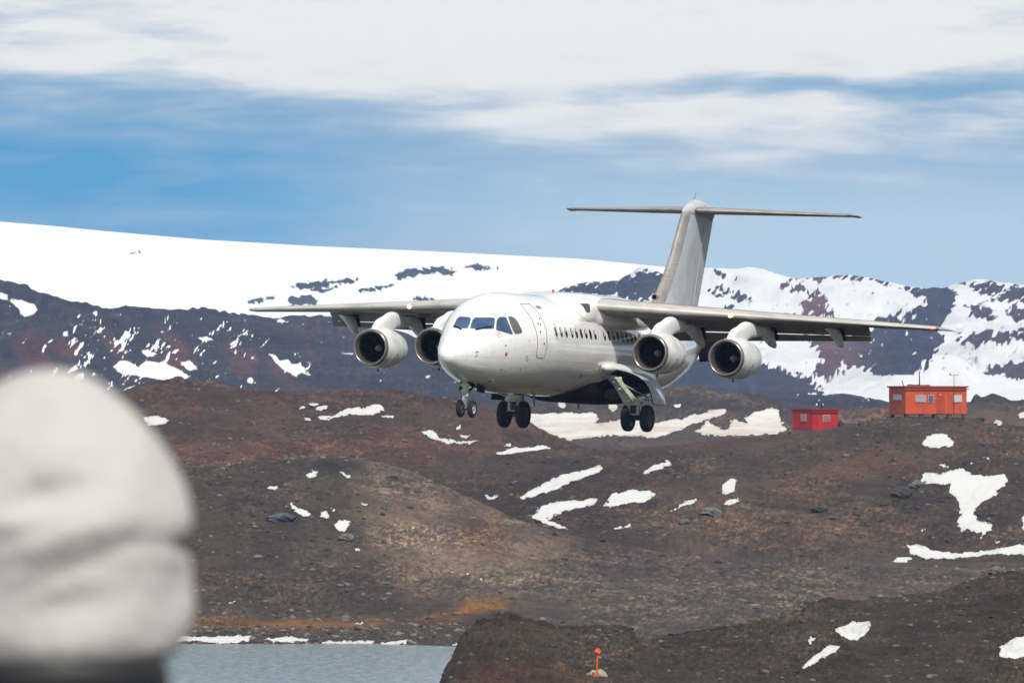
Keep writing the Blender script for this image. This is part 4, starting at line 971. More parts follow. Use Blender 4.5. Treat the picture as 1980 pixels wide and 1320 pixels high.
# ---- right-hand slope with the cabins
MC = ground_material("upper_slope_soil", .30, .8, .55, (.52, .515, .50), .55, light=2.2)
def relC(X, D, PX, PY):
    rk = np.exp(-((PX - 1770) / 70) ** 2 - ((D - 930) / 22) ** 2) + np.clip((PX - 1850) / 80, 0, 1) * np.exp(-((D - 925) / 30) ** 2)
    flat = 1 - np.exp(-((PX - 1780) / 150) ** 2 - ((D - 992) / 22) ** 2) - .9 * np.exp(-((PX - 1575) / 70) ** 2 - ((D - 1000) / 18) ** 2)
    return np.clip(flat, .05, 1) * (.34 * fbm(X / 3, D / 7, 6, 41, .6) + .22 * rk * ridged(X / 1.8, D / 4, 4, 43)) + .85 * fbm((X + D * .35) / 9, D / 60, 4, 45) * np.clip(flat, 0, 1)
terrain("hill", [
    (860, [(700, 1140), (1100, 1110), (1500, 1120), (2600, 1120)]),
    (892, [(700, 1090), (1000, 1060), (1180, 1042), (1300, 1048), (1500, 1070), (1750, 1090), (2600, 1090)]),
    (915, [(700, 1040), (1000, 995), (1200, 1000), (1400, 1000), (1600, 1010), (1800, 1015), (2600, 1010)]),
    (945, [(700, 980), (1000, 935), (1200, 935), (1400, 925), (1600, 910), (1800, 905), (2000, 915), (2600, 930)]),
    (975, [(700, 935), (1000, 890), (1200, 880), (1400, 868), (1540, 850), (1640, 834), (1720, 814), (1800, 814), (1900, 822), (2000, 848), (2600, 900)]),
    (995, [(700, 920), (1000, 878), (1150, 866), (1300, 856), (1500, 843), (1540, 838), (1620, 824), (1720, 806), (1800, 805), (1870, 808), (1900, 811), (1980, 826), (2600, 880)]),
    (1020, [(700, 925), (1000, 884), (1300, 866), (1540, 850), (1700, 822), (1800, 822), (1980, 845), (2600, 890)]),
    (1120, [(700, 960), (2600, 930)])],
    (700, 2600, 900), (6, 34, 44, 60, 36, 10, 8), relC, MC,
    snow=[[(1002,963),(1030,945),(1060,930),(1100,915),(1140,905),(1161,899),(1166,911),(1120,925),(1080,945),(1040,957),(1010,965)], [(1238,917),(1260,900),(1290,889),(1298,896),(1270,908),(1245,918)],
          [(1394,951),(1400,935),(1413,925),(1423,928),(1421,947),(1405,956)], [(1400,969),(1430,963),(1428,970),(1402,976)], [(1165,979),(1185,955),(1220,946),(1252,948),(1268,956),(1250,970),(1215,973),(1180,981)],
          [(1026,1000),(1050,975),(1090,967),(1130,965),(1156,961),(1148,975),(1110,983),(1085,990),(1060,1003),(1100,1022),(1085,1021),(1040,1008)], [(1294,987),(1320,970),(1350,964),(1340,972),(1310,982),(1297,989)], [(1188,1021),(1225,1010),(1220,1015),(1195,1023)],
          [(1783,858),(1788,844),(1805,838),(1830,839),(1845,852),(1843,861),(1815,864),(1792,864)], [(1780,932),(1786,918),(1800,912),(1815,918),(1832,910),(1862,905),(1875,915),(1905,920),(1943,914),(1946,930),(1938,942),(1918,962),(1896,972),(1884,992),(1892,1006),(1915,1012),(1918,1024),(1900,1030),(1880,1026),(1868,1020),(1858,1030),(1851,1012),(1858,990),(1850,965),(1836,950),(1833,935),(1800,936)],
          [(1811,897),(1832,898),(1830,903),(1814,902)], [(1976,1000),(1999,985),(1999,1035),(1976,1025)], [(1752,1053),(1775,1053),(1800,1062),(1850,1069),(1920,1062),(1999,1048),(1999,1073),(1920,1070),(1860,1078),(1790,1080),(1762,1070)],
          [(1710,1087),(1735,1077),(1760,1075),(1768,1079),(1745,1088),(1715,1092)], [(1925,812),(1937,812),(1938,823),(1926,824)], [(938,957),(952,959),(969,952),(958,963),(944,966)]] + [ell(x, y, 4, 3, 8) for x, y in ((1910,884),(1880,896),(1783,1024),(1895,1040),(1930,1046))],
    tints=[([(1000,945),(1200,880),(1400,850),(1420,858),(1230,900),(1020,970)], (.045,.032,.028), 12, .75), ([(1180,1000),(1400,930),(1560,900),(1570,912),(1420,950),(1200,1015)], (.048,.036,.031), 12, .6), ([(1690,975),(1730,940),(1800,930),(1830,960),(1760,985)], (.03,.024,.02), 14, .8), ([(1200,925),(1500,880),(1500,890),(1220,940)], (.05,.035,.03), 10, .6), ([(1500,870),(1750,830),(1850,880),(1550,960),(1350,990),(1250,980)], (.098,.078,.060), 50, .8), ([(1500,900),(1700,870),(1750,900),(1500,960)], (.11,.062,.046), 26, .7), ([(1200,1000),(1700,980),(1750,1050),(1350,1050)], (.112,.080,.058), 30, .8),
           ([(1700,930),(1850,900),(2000,920),(2000,1050),(1800,1050)], (.055,.045,.038), 40, .8), ([(1100,880),(1400,860),(1500,870),(1300,900),(1050,920)], (.075,.055,.046), 20, .7), ([(1250,840),(1540,838),(1540,850),(1300,862)], (.10,.045,.034), 12, .7),
           ([(1900,820),(2000,830),(2000,870),(1900,850)], (.095,.070,.050), 20, .8), ([(880,900),(1250,900),(1200,1040),(930,1010)], (.044,.029,.025), 30, .95)],
    base=(.074, .055, .044), warp=4.6, smooth_w=10)

# ---- left back hill
MD = ground_material("back_hill_soil", .33, .8, .55, (.52, .51, .49), .55, light=2.1)
def relD(X, D, PX, PY):
    crest = np.exp(-((D - 1118) / 22) ** 2)
    return .34 * fbm(X / 3, D / 7, 6, 61, .6) + .8 * fbm((X - D * .3) / 13, D / 50, 4, 63) + crest * .28 * ridged(X / 2.6, D / 6, 4, 66) + .3 * np.exp(-((PX - 350) / 70) ** 2) * crest * ridged(X / 1.5, D / 4, 4, 69) - .15 * crest
terrain("hill", [
    (980, [(-600, 1080), (1000, 1080), (1500, 1120)]),
    (1005, [(-600, 985), (380, 960), (700, 955), (1000, 985), (1150, 1010), (1500, 1080)]),
    (1030, [(-600, 940), (300, 905), (500, 895), (700, 885), (800, 895), (1000, 925), (1100, 950), (1200, 980), (1500, 1060)]),
    (1065, [(-600, 890), (250, 860), (400, 850), (550, 848), (700, 850), (850, 858), (1000, 890), (1100, 915), (1200, 940), (1500, 1030)]),
    (1095, [(-600, 850), (200, 812), (300, 790), (400, 790), (560, 805), (700, 800), (850, 810), (960, 840), (1050, 868), (1150, 895), (1500, 1000)]),
    (1120, [(-600, 800), (100, 790), (220, 768), (250, 752), (300, 743), (330, 735), (347, 728), (365, 735), (385, 738), (415, 733), (440, 743), (480, 750), (560, 757), (640, 756), (690, 761), (730, 757), (750, 757), (800, 761), (870, 768), (900, 778), (960, 792), (1000, 805), (1050, 830), (1100, 852), (1150, 868), (1500, 960)]),
    (1150, [(-600, 840), (400, 775), (900, 800), (1100, 875), (1500, 980)]),
    (1260, [(-600, 980), (1500, 1020)])],
    (-500, 1450, 900), (12, 34, 32, 38, 46, 14, 8), relD, MD,
    snow=[[(273,806),(300,803),(326,811),(318,820),(287,823)], [(606,806),(640,803),(668,791),(695,784),(703,789),(722,781),(738,783),(742,795),(728,799),(715,803),(680,800),(650,806),(625,810)], [(588,807),(606,809),(600,812),(588,811)], [(598,781),(612,777),(618,781),(606,785)],
          [(606,790),(632,783),(630,790),(612,794)], [(578,786),(590,787),(590,792),(580,791)], [(738,803),(762,803),(760,808),(740,807)], [(811,835),(830,830),(842,836),(850,848),(888,853),(926,850),(908,857),(870,858),(835,848)], [(876,827),(892,818),(887,829)], [(890,842),(912,840),(905,846),(892,847)],
          [(958,876),(985,868),(1010,865),(1050,858),(1069,867),(1040,878),(1010,885),(975,882)], [(975,858),(988,857),(985,863),(976,863)]],
    tints=[([(330,870),(500,860),(800,850),(1000,870),(900,900),(550,885),(380,915)], (.118,.052,.040), 26, .85), ([(700,835),(820,840),(900,870),(720,875)], (.125,.062,.042), 16, .7),
           ([(560,780),(820,775),(860,820),(640,825)], (.060,.044,.038), 22, .7), ([(500,770),(560,810),(700,840),(500,840),(400,800)], (.100,.066,.048), 30, .6), ([(860,880),(1250,890),(1250,980),(860,950)], (.052,.034,.029), 24, .85)],
    base=(.080, .052, .041), warp=4.6, smooth_w=7)

# ---- low ridge behind, half lost in shimmering air
ME = ground_material("far_ridge_soil", .5, .6, .4, (.56, .54, .51), .25, light=1.8, snow_dirt=(.46, .39, .33))
def relE(X, D, PX, PY):
    crest = np.exp(-((D - 1640) / 60) ** 2)
    return .5 * fbm(X / 7, D / 20, 5, 81) + crest * .8 * ridged(X / 6, D / 14, 4, 83) - .3 * crest
terrain("hill", [
    (1380, [(500, 960), (2700, 960)]),
    (1430, [(500, 885), (1000, 880), (1300, 862), (1600, 860), (2000, 850), (2700, 850)]),
    (1520, [(500, 850), (1000, 838), (1300, 835), (1600, 835), (1900, 815), (2700, 810)]),
    (1600, [(500, 820), (1000, 808), (1200, 800), (1400, 795), (1600, 808), (1750, 800), (1900, 785), (2700, 790)]),
    (1650, [(500, 800), (960, 797), (1030, 780), (1100, 772), (1200, 768), (1262, 768), (1285, 755), (1310, 749), (1350, 750), (1375, 757), (1392, 770), (1430, 763), (1460, 766), (1490, 776), (1530, 788), (1580, 793), (1640, 790), (1700, 790), (1850, 786), (1876, 784), (1884, 759), (1896, 770), (1920, 760), (1940, 766), (1955, 777), (1985, 775), (2030, 770), (2700, 780)]),
    (1700, [(500, 830), (1300, 790), (1600, 820), (2000, 800), (2700, 800)]),
    (1850, [(500, 900), (2700, 900)])],
    (600, 2500, 760), (6, 24, 34, 34, 10, 8), relE, ME,
    snow=[[(1015,800),(1100,798),(1152,797),(1158,808),(1150,820),(1190,812),(1215,806),(1260,818),(1310,810),(1350,800),(1375,793),(1402,791),(1402,801),(1360,812),(1320,828),(1290,840),(1262,847),(1230,842),(1160,843),(1100,850),(1060,840),(1020,825)],
          [(1347,832),(1358,820),(1370,812),(1380,822),(1400,830),(1412,826),(1408,816),(1420,811),(1445,818),(1442,808),(1460,796),(1490,789),(1507,792),(1510,815),(1522,833),(1500,840),(1400,842),(1360,842)],
          [(944,795),(960,797),(975,804),(955,803)], ell(1087,783,9,8), ell(1185,785,10,8), ell(1313,783,6,4), ell(1930,817,8,7), [(1970,800),(1990,796),(1990,806),(1972,808)]],
    tints=[([(1580,785),(1720,785),(1720,810),(1580,806)], (.16,.085,.035), 12, .9), ([(1030,765),(1540,765),(1540,800),(1030,796)], (.055,.047,.043), 12, .8), ([(1870,750),(1990,755),(1990,790),(1870,785)], (.045,.045,.040), 10, .85), ([(1870,790),(1990,795),(1990,850),(1870,830)], (.12,.085,.055), 16, .8)],
    base=(.088, .072, .060), warp=5, smooth_w=8)

# ---- left range
MH = ground_material("left_range_rock", 2.2, soft=.14, wet=.25, bump=.9, specks=.35, dirty=(.66, .66, .66), snow_amp=.3, light=1.6, dark=.6) if True else ground_material("x", 2.2, .9, .35, (.66, .66, .66), .30, light=1.6, dark=.6)
def relH(X, D, PX, PY):
    up = np.clip((D - 2350) / 300, 0, 1)
    return up * (4.2 * fbm((X + D * .25) / 70, D / 240, 6, 101) + 4.0 * ridged((X - .4 * D) / 36, D / 150, 4, 103)) - 1.8 + .6 * fbm(X / 6, D / 14, 4, 107)
def snowH(S, PX, PY, X, D, Z):
    diag = (PX + PY * .9) ; cross = (PX - PY * .9)
    n = fbm(diag / 15, cross / 46, 4, 111); n2 = fbm(diag / 5, cross / 12, 4, 113, .6)
    area = np.exp(-((PX - 200) / 110) ** 2 - ((PY - 690) / 60) ** 2) * .27 + np.exp(-((PX - 400) / 150) ** 2 - ((PY - 670) / 50) ** 2) * .16 + np.exp(-((PX - 420) / 200) ** 2 - ((PY - 632) / 18) ** 2) * .10 + .015
    area = area - .25 * np.clip((PX - 650) / 60, 0, 1) * 0
    s = (n * .42 + n2 * .58 - .41 + area) * 36
    return np.maximum(S, s)
def tintH(C, PX, PY, X, D, Z):
    r = np.clip(fbm((PX + PY) / 80, (PX - PY) / 45, 5, 121) * 2.2, 0, 1)[..., None] * np.exp(-((PY - 690) / 60) ** 2)[..., None]
    return C * (1 - r * .75) + np.array((.12, .036, .034)) * r * .75
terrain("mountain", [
    (2250, [(-900, 870), (2100, 870)]),
    (2450, [(-900, 770), (500, 780), (1000, 790), (2100, 800)]),
    (2620, [(-900, 690), (0, 700), (250, 700), (500, 715), (800, 735), (1100, 775), (2100, 790)]),
    (2780, [(-900, 630), (0, 640), (70, 620), (135, 611), (200, 616), (260, 632), (330, 640), (430, 660), (600, 680), (800, 705), (1000, 745), (1300, 780), (2100, 790)]),
    (2820, [(-900, 640), (0, 650), (135, 628), (260, 648), (430, 668), (600, 684), (800, 705), (1000, 748), (1300, 785), (2100, 790)]),
    (3000, [(-900, 590), (0, 590), (100, 600), (200, 620), (300, 630), (400, 635), (600, 650), (800, 690), (1000, 740), (1300, 785), (2100, 795)]),
    (3200, [(-900, 530), (-100, 545), (0, 541), (25, 543), (50, 548), (66, 562), (82, 576), (110, 582), (150, 592), (190, 597), (240, 597), (300, 604), (345, 599), (380, 592), (400, 594), (425, 601), (450, 603), (480, 606), (560, 607), (620, 616), (680, 634), (740, 650), (820, 665), (900, 700), (1000, 735), (1100, 760), (1300, 790), (2100, 800)]),
    (3320, [(-900, 570), (0, 570), (200, 640), (600, 650), (1300, 820), (2100, 820)]),
    (3700, [(-900, 840), (2100, 850)])],
    (-700, 1700, 1000), (10, 40, 44, 8, 20, 34, 10, 8), relH, MH,
    snow=[[(-30,560),(0,565),(21,572),(53,584),(76,591),(64,611),(46,613),(32,593),(18,581),(-30,575)], [(2,606),(14,607),(32,618),(42,621),(21,618)],
          [(219,708),(230,696),(247,697),(269,710),(275,703),(283,696),(300,699),(320,702),(353,717),(368,731),(345,736),(318,736),(290,731),(265,727),(240,724),(226,717)], [(230,763),(247,749),(262,745),(264,752),(244,762)],
          [(519,682),(532,686),(544,696),(556,694),(562,702),(573,703),(580,698),(584,707),(594,717),(608,727),(597,726),(580,720),(574,731),(558,720),(541,710),(527,696)], [(270,673),(286,678),(307,683),(296,689),(283,690)], [(127,720),(148,703),(152,713),(134,724)], [(141,735),(152,722),(160,717),(167,731),(145,739)],
          [(120,650),(125,638),(134,639),(131,650)], [(343,699),(368,696),(383,713),(368,718),(353,706)], [(378,653),(400,650),(414,657),(396,660)], [(155,627),(173,628),(195,632),(177,634)],
          [(657,682),(663,680),(672,682),(690,680),(682,686),(668,685)], ell(484,735,7,6), [(815,727),(832,725),(834,731),(822,732)], [(528,617),(545,617),(560,624),(540,623)]],
    snowfn=snowH, tintfn=tintH, base=(.032, .038, .062), warp=2.5, smooth_w=8)  # bluish rock base has distance haze painted into it

# ---- right mountains, mostly under snow
MG = ground_material("right_range_rock", 3.0, soft=.26, wet=.25, bump=.9, specks=.35, dirty=(.58, .58, .59), snow_amp=.35, light=1.6, dark=.6) if True else ground_material("x", 3.0, .9, .35, (.68, .68, .68), .35, light=1.6, dark=.6)
def relG(X, D, PX, PY):
    up = np.clip((D - 3200) / 400, 0, 1) * (1 - .75 * np.exp(-((D - 4560) / 80) ** 2))
    return up * (12 * fbm((X - .25 * D) / 120, D / 420, 6, 131) + 11 * ridged((X + .3 * D) / 90, D / 330, 4, 133) - 7) + .8 * fbm(X / 12, D / 30, 4, 137)
ROCKG = [([(1073,562),(1090,552),(1110,545),(1150,540),(1195,541),(1225,524),(1240,516),(1265,522),(1285,528),(1290,560),(1250,585),(1200,578),(1150,575),(1100,572)], 12, 1.0),
    ([(1368,520),(1395,530),(1428,542),(1400,540),(1375,530)], 8, 1), ([(1362,558),(1400,550),(1440,560),(1455,577),(1428,590),(1412,575),(1370,566)], 7, .9), ([(1400,590),(1440,588),(1430,602),(1405,600)], 6, .8),
    ([(1500,552),(1535,545),(1560,556),(1604,572),(1590,602),(1566,590),(1555,575),(1520,562)], 8, 1), ([(1500,612),(1550,590),(1596,575),(1625,612),(1560,616)], 7, 1),
    ([(1510,546),(1560,536),(1600,530),(1640,526),(1690,532),(1730,548),(1745,560),(1700,548),(1640,536),(1570,544)], 5, 1),
    ([(1735,565),(1770,550),(1800,545),(1830,550),(1852,566),(1846,600),(1826,625),(1812,655),(1780,650),(1750,640),(1772,600),(1790,575)], 12, 1.2),
    ([(1690,612),(1740,606),(1800,616),(1830,640),(1825,680),(1790,710),(1760,740),(1700,740),(1650,712),(1600,690),(1560,668),(1600,650),(1680,640)], 14, 1.0),
    ([(1858,545),(1920,545),(1999,553),(1999,590),(1960,596),(1925,575),(1880,560)], 10, .9), ([(1868,592),(1900,590),(1925,610),(1905,622),(1875,612)], 8, 1), ([(1850,660),(1880,640),(1930,636),(1999,640),(1999,655),(1940,668),(1880,672)], 10, .9),
    ([(1900,720),(1930,700),(1999,690),(1999,748),(1950,742)], 10, 1), ([(1560,655),(1650,655),(1610,745),(1560,720),(1590,690)], 12, 1.1), ([(1240,690),(1400,690),(1470,700),(1560,728),(1600,760),(1500,790),(1200,790),(1200,720)], 14, 1.4), ([(1000,600),(1240,610),(1240,800),(1000,800)], 20, 1.2),
    ([(1950,600),(1999,590),(1999,630),(1965,625)], 8, .8)]
def snowG(S, PX, PY, X, D, Z):
    d1, d2 = PX + PY * 1.1, PX - PY * 1.1
    wx_, wy_ = PX + 16 * fbm(PX / 24, PY / 12, 6, 141, .62), PY + 9 * fbm(PX / 24 + 5, PY / 12, 6, 143, .62)
    s = np.full(PX.shape, 9.0); rk = np.full(PX.shape, -14.0)
    for poly, soft, w in ROCKG: rk = np.maximum(rk, np.clip(sdf(wx_, wy_, poly, 14), -14, 14) * w)
    s = s - np.maximum(rk + 3.5, 0) * 1.25
    n = fbm(d2 / 26, d1 / 9, 6, 147, .62) * 20 + fbm(PX / 8, PY / 4.5, 4, 149) * 10
    inrock = np.clip((rk + 2) / 4, 0, 1)
    s = s + n * (.40 + 1.1 * inrock) - 3.2 * np.clip((PX - 1350) / 200, 0, 1) * (1 - inrock)
    foot = np.clip((PY - 722) / 10, 0, 1) * (np.clip((PX - 1590) / 60, 0, 1) + np.clip((PX - 1380) / 80, 0, 1) * np.clip((PY - 765) / 8, 0, 1))
    s = np.where(foot > 0, np.maximum(s, foot * 14 - 2 - 12 * (rk > 8) * (PX > 1900)), s)
    return np.maximum(s, S)
def tintG(C, PX, PY, X, D, Z):
    r = (np.exp(-((PX - 1560) / 90) ** 2 - ((PY - 590) / 70) ** 2) + np.exp(-((PX - 1620) / 60) ** 2 - ((PY - 690) / 50) ** 2) + .6 * np.exp(-((PX - 1930) / 70) ** 2 - ((PY - 660) / 80) ** 2) + .5 * np.exp(-((PX - 1640) / 130) ** 2 - ((PY - 535) / 20) ** 2))
    r = np.clip(r, 0, 1)[..., None]; return C * (1 - r) + np.array((.13, .065, .06)) * r
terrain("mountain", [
    (3000, [(500, 900), (2900, 900)]),
    (3150, [(500, 830), (1100, 830), (1500, 800), (2900, 795)]),
    (3400, [(500, 790), (1100, 790), (1400, 780), (1560, 765), (1690, 752), (1760, 746), (1800, 744), (1900, 756), (2900, 765)]),
    (3700, [(500, 760), (1100, 750), (1400, 745), (1560, 742), (1690, 740), (1760, 735), (1800, 728), (1860, 728), (1900, 742), (1960, 748), (2900, 750)]),
    (4000, [(500, 720), (1100, 680), (1300, 690), (1500, 690), (1700, 690), (1850, 690), (2900, 700)]),
    (4300, [(500, 680), (900, 640), (1100, 610), (1240, 590), (1500, 610), (1700, 620), (1850, 610), (2900, 640)]),
    (4600, [(500, 660), (900, 620), (1040, 590), (1072, 566), (1092, 552), (1112, 545), (1150, 541), (1196, 542), (1222, 527), (1240, 517), (1262, 522), (1285, 530), (1330, 524), (1360, 517), (1390, 515), (1420, 519), (1450, 518), (1480, 522), (1510, 531), (1540, 538), (1570, 535), (1610, 529), (1645, 526), (1690, 531), (1730, 541), (1760, 546), (1790, 548), (1802, 545), (1822, 552), (1850, 545), (1880, 543), (1920, 546), (1980, 553), (2200, 570), (2900, 600)]),
    (4750, [(500, 720), (2900, 660)]),
    (5200, [(500, 860), (2900, 860)])],
    (600, 2700, 900), (8, 22, 34, 40, 50, 60, 10, 6), relG, MG, snowfn=snowG, tintfn=tintG, base=(.030, .043, .076), warp=4, smooth_w=5)  # blue of the hazy distance is painted into the rock colour

# ---- ice cap
MI = ground_material("ice_cap_snow", 5.0, .3, .3, (.72, .72, .71), .4, soft=.30, wet=0.0)
def relI(X, D, PX, PY): return 1.2 * fbm(X / 400, D / 900, 4, 151) + np.where(D < 6000, 1, 0) * 0
ROCKI = [[(558,556),(580,549),(610,544),(650,542),(690,540),(676,546),(640,548),(625,556),(590,558)], [(762,531),(785,523),(820,518),(860,519),(886,524),(872,533),(848,527),(815,529),(785,536),(772,540)], [(893,516),(925,513),(962,519),(930,520)],
    [(478,583),(500,577),(530,574),(522,579),(500,583),(484,588)], [(555,580),(570,573),(600,572),(617,580),(612,590),(560,590)], [(596,560),(640,557),(655,551),(640,562),(605,563)], [(800,578),(815,574),(842,578),(820,582)], [(254,489),(268,486),(274,489),(262,490)], [(690,560),(735,556),(760,550),(720,563)]]
def snowI(S, PX, PY, X, D, Z):
    wx_, wy_ = PX + 5 * fbm(PX / 14, PY / 6, 5, 161), PY + 2.5 * fbm(PX / 14 + 5, PY / 6, 5, 163)
    rk = np.full(PX.shape, -14.0)
    for poly in ROCKI: rk = np.maximum(rk, sdf(wx_, wy_, poly, 14))
    n = fbm((PX + PY) / 10, (PX - PY) / 6, 5, 165, .62) * 17
    return np.where(rk > -6, -(rk + .3) * 2.0 + n, 14)
terrain("ice_cap", [
    (4900, [(-1200, 760), (3000, 760)]),
    (5300, [(-1200, 640), (500, 655), (900, 660), (1500, 680), (3000, 700)]),
    (5700, [(-1200, 520), (0, 545), (500, 570), (900, 575), (1300, 590), (3000, 620)]),
    (6100, [(-1200, 360), (-400, 396), (0, 428), (100, 436), (200, 446), (400, 463), (600, 475), (800, 484), (1000, 494), (1120, 500), (1200, 508), (1280, 516), (1360, 528), (1600, 560), (3000, 640)]),
    (6500, [(-1200, 420), (0, 450), (600, 490), (1300, 540), (3000, 660)]),
    (7200, [(-1200, 860), (3000, 860)])],
    (-900, 2600, 1300), (8, 40, 70, 10, 6), relI, MI, snowfn=snowI, base=(.035, .055, .085), warp=0, smooth_w=30)

# ================================================================== stones lying about (uncountable)
def stones(name, hf, n, pxr, dr, size, m, seed, weight=None):
    rg = np.random.RandomState(seed); bm = bmesh.new(); bmesh.ops.create_icosphere(bm, subdivisions=1, radius=1)
    bv = np.array([v.co[:] for v in bm.verts]); bf = [[v.index for v in f.verts] for f in bm.faces]; bm.free(); nv = len(bv)
    px = rg.uniform(*pxr, n * 3); d = rg.uniform(*dr, n * 3)
    if weight is not None: keep = rg.rand(n * 3) < weight(px, d); px, d = px[keep], d[keep]
    keep = hf.snow(px, d) < -2; px, d = px[keep][:n], d[keep][:n]; n = len(px); z = hf(px, d); X = (px - 990) / F * d
    s = size[0] * (size[1] / size[0]) ** (rg.rand(n) ** 4.6)
    V = np.zeros((n, nv, 3)); j = bv[None] * (1 + rg.uniform(-.35, .35, (n, nv, 1)))
    sc = np.stack([s * rg.uniform(.7, 1.4, n), s * rg.uniform(.7, 1.3, n), s * rg.uniform(.4, .8, n)], -1)
    V = j * sc[:, None, :] + np.stack([X, d, z + s * .1], -1)[:, None, :]
    Fc = (np.array(bf)[None] + (np.arange(n) * nv)[:, None, None]).reshape(-1, 3).astype(np.int32)
    me = bpy.data.meshes.new(name); me.vertices.add(n * nv); me.vertices.foreach_set('co', V.astype(np.float32).ravel())
    me.loops.add(Fc.size); me.loops.foreach_set('vertex_index', Fc.ravel()); me.polygons.add(len(Fc)); me.polygons.foreach_set('loop_start', (np.arange(len(Fc)) * 3).astype(np.int32))
    me.update(calc_edges=True); me.materials.append(m); o = bpy.data.objects.new(name, me); link(o); return o
def stone_mat(name, a, b):
    m = bpy.data.materials.new(name); m.use_nodes = True; T = NT(m.node_tree); p = T.n['Principled BSDF']; g = T.node('ShaderNodeNewGeometry')
    T.l.new(T.mix(T.ramp(g.outputs['Random Per Island'], .2, 1.0, smooth=False), a, b), p.inputs['Base Color']); p.inputs['Roughness'].default_value = .9; return m
hts = list(o_h.values())   # mounds, shore hill, cabin slope, back hill, ridge, ranges
SM1 = stone_mat("stone_dark_brown", (.020, .016, .013), (.12, .098, .075)); SM2 = stone_mat("stone_grey", (.020, .017, .015), (.15, .125, .105))
tag(stones("stones", hts[0], 5200, (860, 2100), (362, 446), (.018, .15), SM1, 1), "loose dark stones strewn over the foreground mounds", "stones", kind="stuff")
tag(stones("stones", hts[1], 7000, (300, 2100), (735, 870), (.025, .30), SM2, 2, lambda px, d: .35 + .65 * (px < 760)), "grey and brown stones scattered on the dark cone and the valley floor", "stones", kind="stuff")
tag(stones("stones", hts[1], 2600, (300, 1100), (686, 722), (.03, .30), SM2, 12), "dark and pale stones along the water's edge below the orange moss", "stones", kind="stuff")
tag(stones("stones", hts[2], 5500, (980, 2150), (893, 990), (.035, .30), SM1, 3, lambda px, d: .3 + .7 * (px > 1650) + .5 * (d < 915)), "stones scattered on the slope below the orange cabins", "stones", kind="stuff")
tag(stones("stones", hts[3], 4500, (200, 1250), (1005, 1122), (.04, .28), SM1, 4), "stones scattered on the reddish hill at the back left", "stones", kind="stuff")

# ---- boulders one can point at
def boulder(px, py, d, r, label, m, seed, group=None, hidx=None):
    p = at(px, py, d)
    if hidx is not None: p.z = float(hts[hidx](np.array([float(px)]), np.array([float(d)]))[0]) + r[2] * .35
    o = MB().blob((0, 0, 0), r, seed, 3, .35).build("boulder", m, None, True, 30); o.location = p
    return tag(o, label, "boulder", group)
BK = mat("boulder_dark", (.040, .034, .030), .9, 0, .5, 1.2, 0, .8, 4); BG = mat("boulder_grey", (.12, .115, .105), .9, 0, .45, 1.4, 0, .8, 4); BP = mat("boulder_pale", (.27, .25, .19), .9, 0, .5, 2.5, 0, .7, 6)
boulder(1741, 958, 930, (.95, .9, .62), "dark angular boulder on the slope left of the large snow patch", BK, 3, hidx=2)
boulder(1772, 945, 936, (.75, .8, .45), "grey boulder beside the dark angular one on the right slope", BG, 5, hidx=2)
boulder(1581, 975, 922, (.75, .7, .42), "black lens-shaped boulder in the middle of the right slope", BK, 7, hidx=2)
boulder(1376, 988, 916, (.95, .8, .5), "grey boulder on the slope right of the snow streaks", BG, 9, hidx=2)
boulder(1322, 1003, 910, (.5, .5, .35), "small grey boulder left of the snow-side boulder at the valley edge", BG, 11, hidx=2)
boulder(545, 990, 798, (1.05, .7, .45), "slate-grey slab leaning on the dark cone beside a snow patch", mat("boulder_slate", (.075, .078, .085), .85, 0, .4, 1.5, 0, .8, 5), 13, hidx=1)
boulder(670, 1052, 790, (.6, .5, .36), "bluish-grey boulder low on the dark cone", BG, 15, hidx=1)
boulder(1928, 1152, 436, (.36, .34, .22), "round mossy boulder near the top of the right foreground mound", BG, 17, hidx=0)

# ================================================================== orange cabins
def cabin(loc, yaw_, L, Wd, H, leg, label, wins, endwins, col, extras=True):
    e = empty("cabin", loc, (0, 0, yaw_)); tag(e, label, "cabin", "orange cabins on the ridge")
    m = mat("cabin_paint", col, .5, 0, .22, 1.2, 0, .15, 5); md = mat("cabin_trim", tuple(c * .75 for c in col), .55, 0, .2, 2)
    b = MB(); b.box((0, 0, leg + H / 2), (L, Wd, H), None, .03)
    n = int(L / .6)
    for i in range(1, n): b.box((-L / 2 + L * i / n, -Wd / 2 - .012, leg + H / 2), (.03, .012, H - .1))
    b.build("wall", m, e, angle=30)
    r = MB().box((0, 0, leg + H + .05), (L + .25, Wd + .3, .14), None, .03); r.box((0, -Wd / 2 - .13, leg + H - .16), (L + .22, .05, .10)); r.build("roof", md, e)
    if leg > .05:
        for i in range(5):
            for sy in (-1, 1):
                x = -L / 2 + .25 + (L - .5) * i / 4; MB().box((x, sy * (Wd / 2 - .18), leg / 2 - .25), (.26 + .14 * (i % 2), .2, leg + .5), None, .02).build("leg", M['bayb'], e)
    for (x, z, w, h, kind) in wins:
        f = MB().box((x, -Wd / 2 - .04, leg + z), (w + .14, .06, h + .14), None, .01).build("window", mat("window_frame_paint", (.42, .22, .17), .6), e)
        MB().box((x, -Wd / 2 - .075, leg + z), (w, .03, h)).build("pane", mat("window_pane", kind, .12, 0, 0, 1, .6), f)
    for (y, z, w, h, kind) in endwins:
        f = MB().box((-L / 2 - .03, y, leg + z), (.05, w + .12, h + .12), None, .01).build("window", mat("window_frame_paint", (.40, .15, .10), .6), e)
        MB().box((-L / 2 - .06, y, leg + z), (.03, w, h)).build("pane", mat("window_pane", kind, .12, 0, 0, 1, .6), f)
    return e
zc = float(hts[2](np.array([1790.]), np.array([985.]))[0])
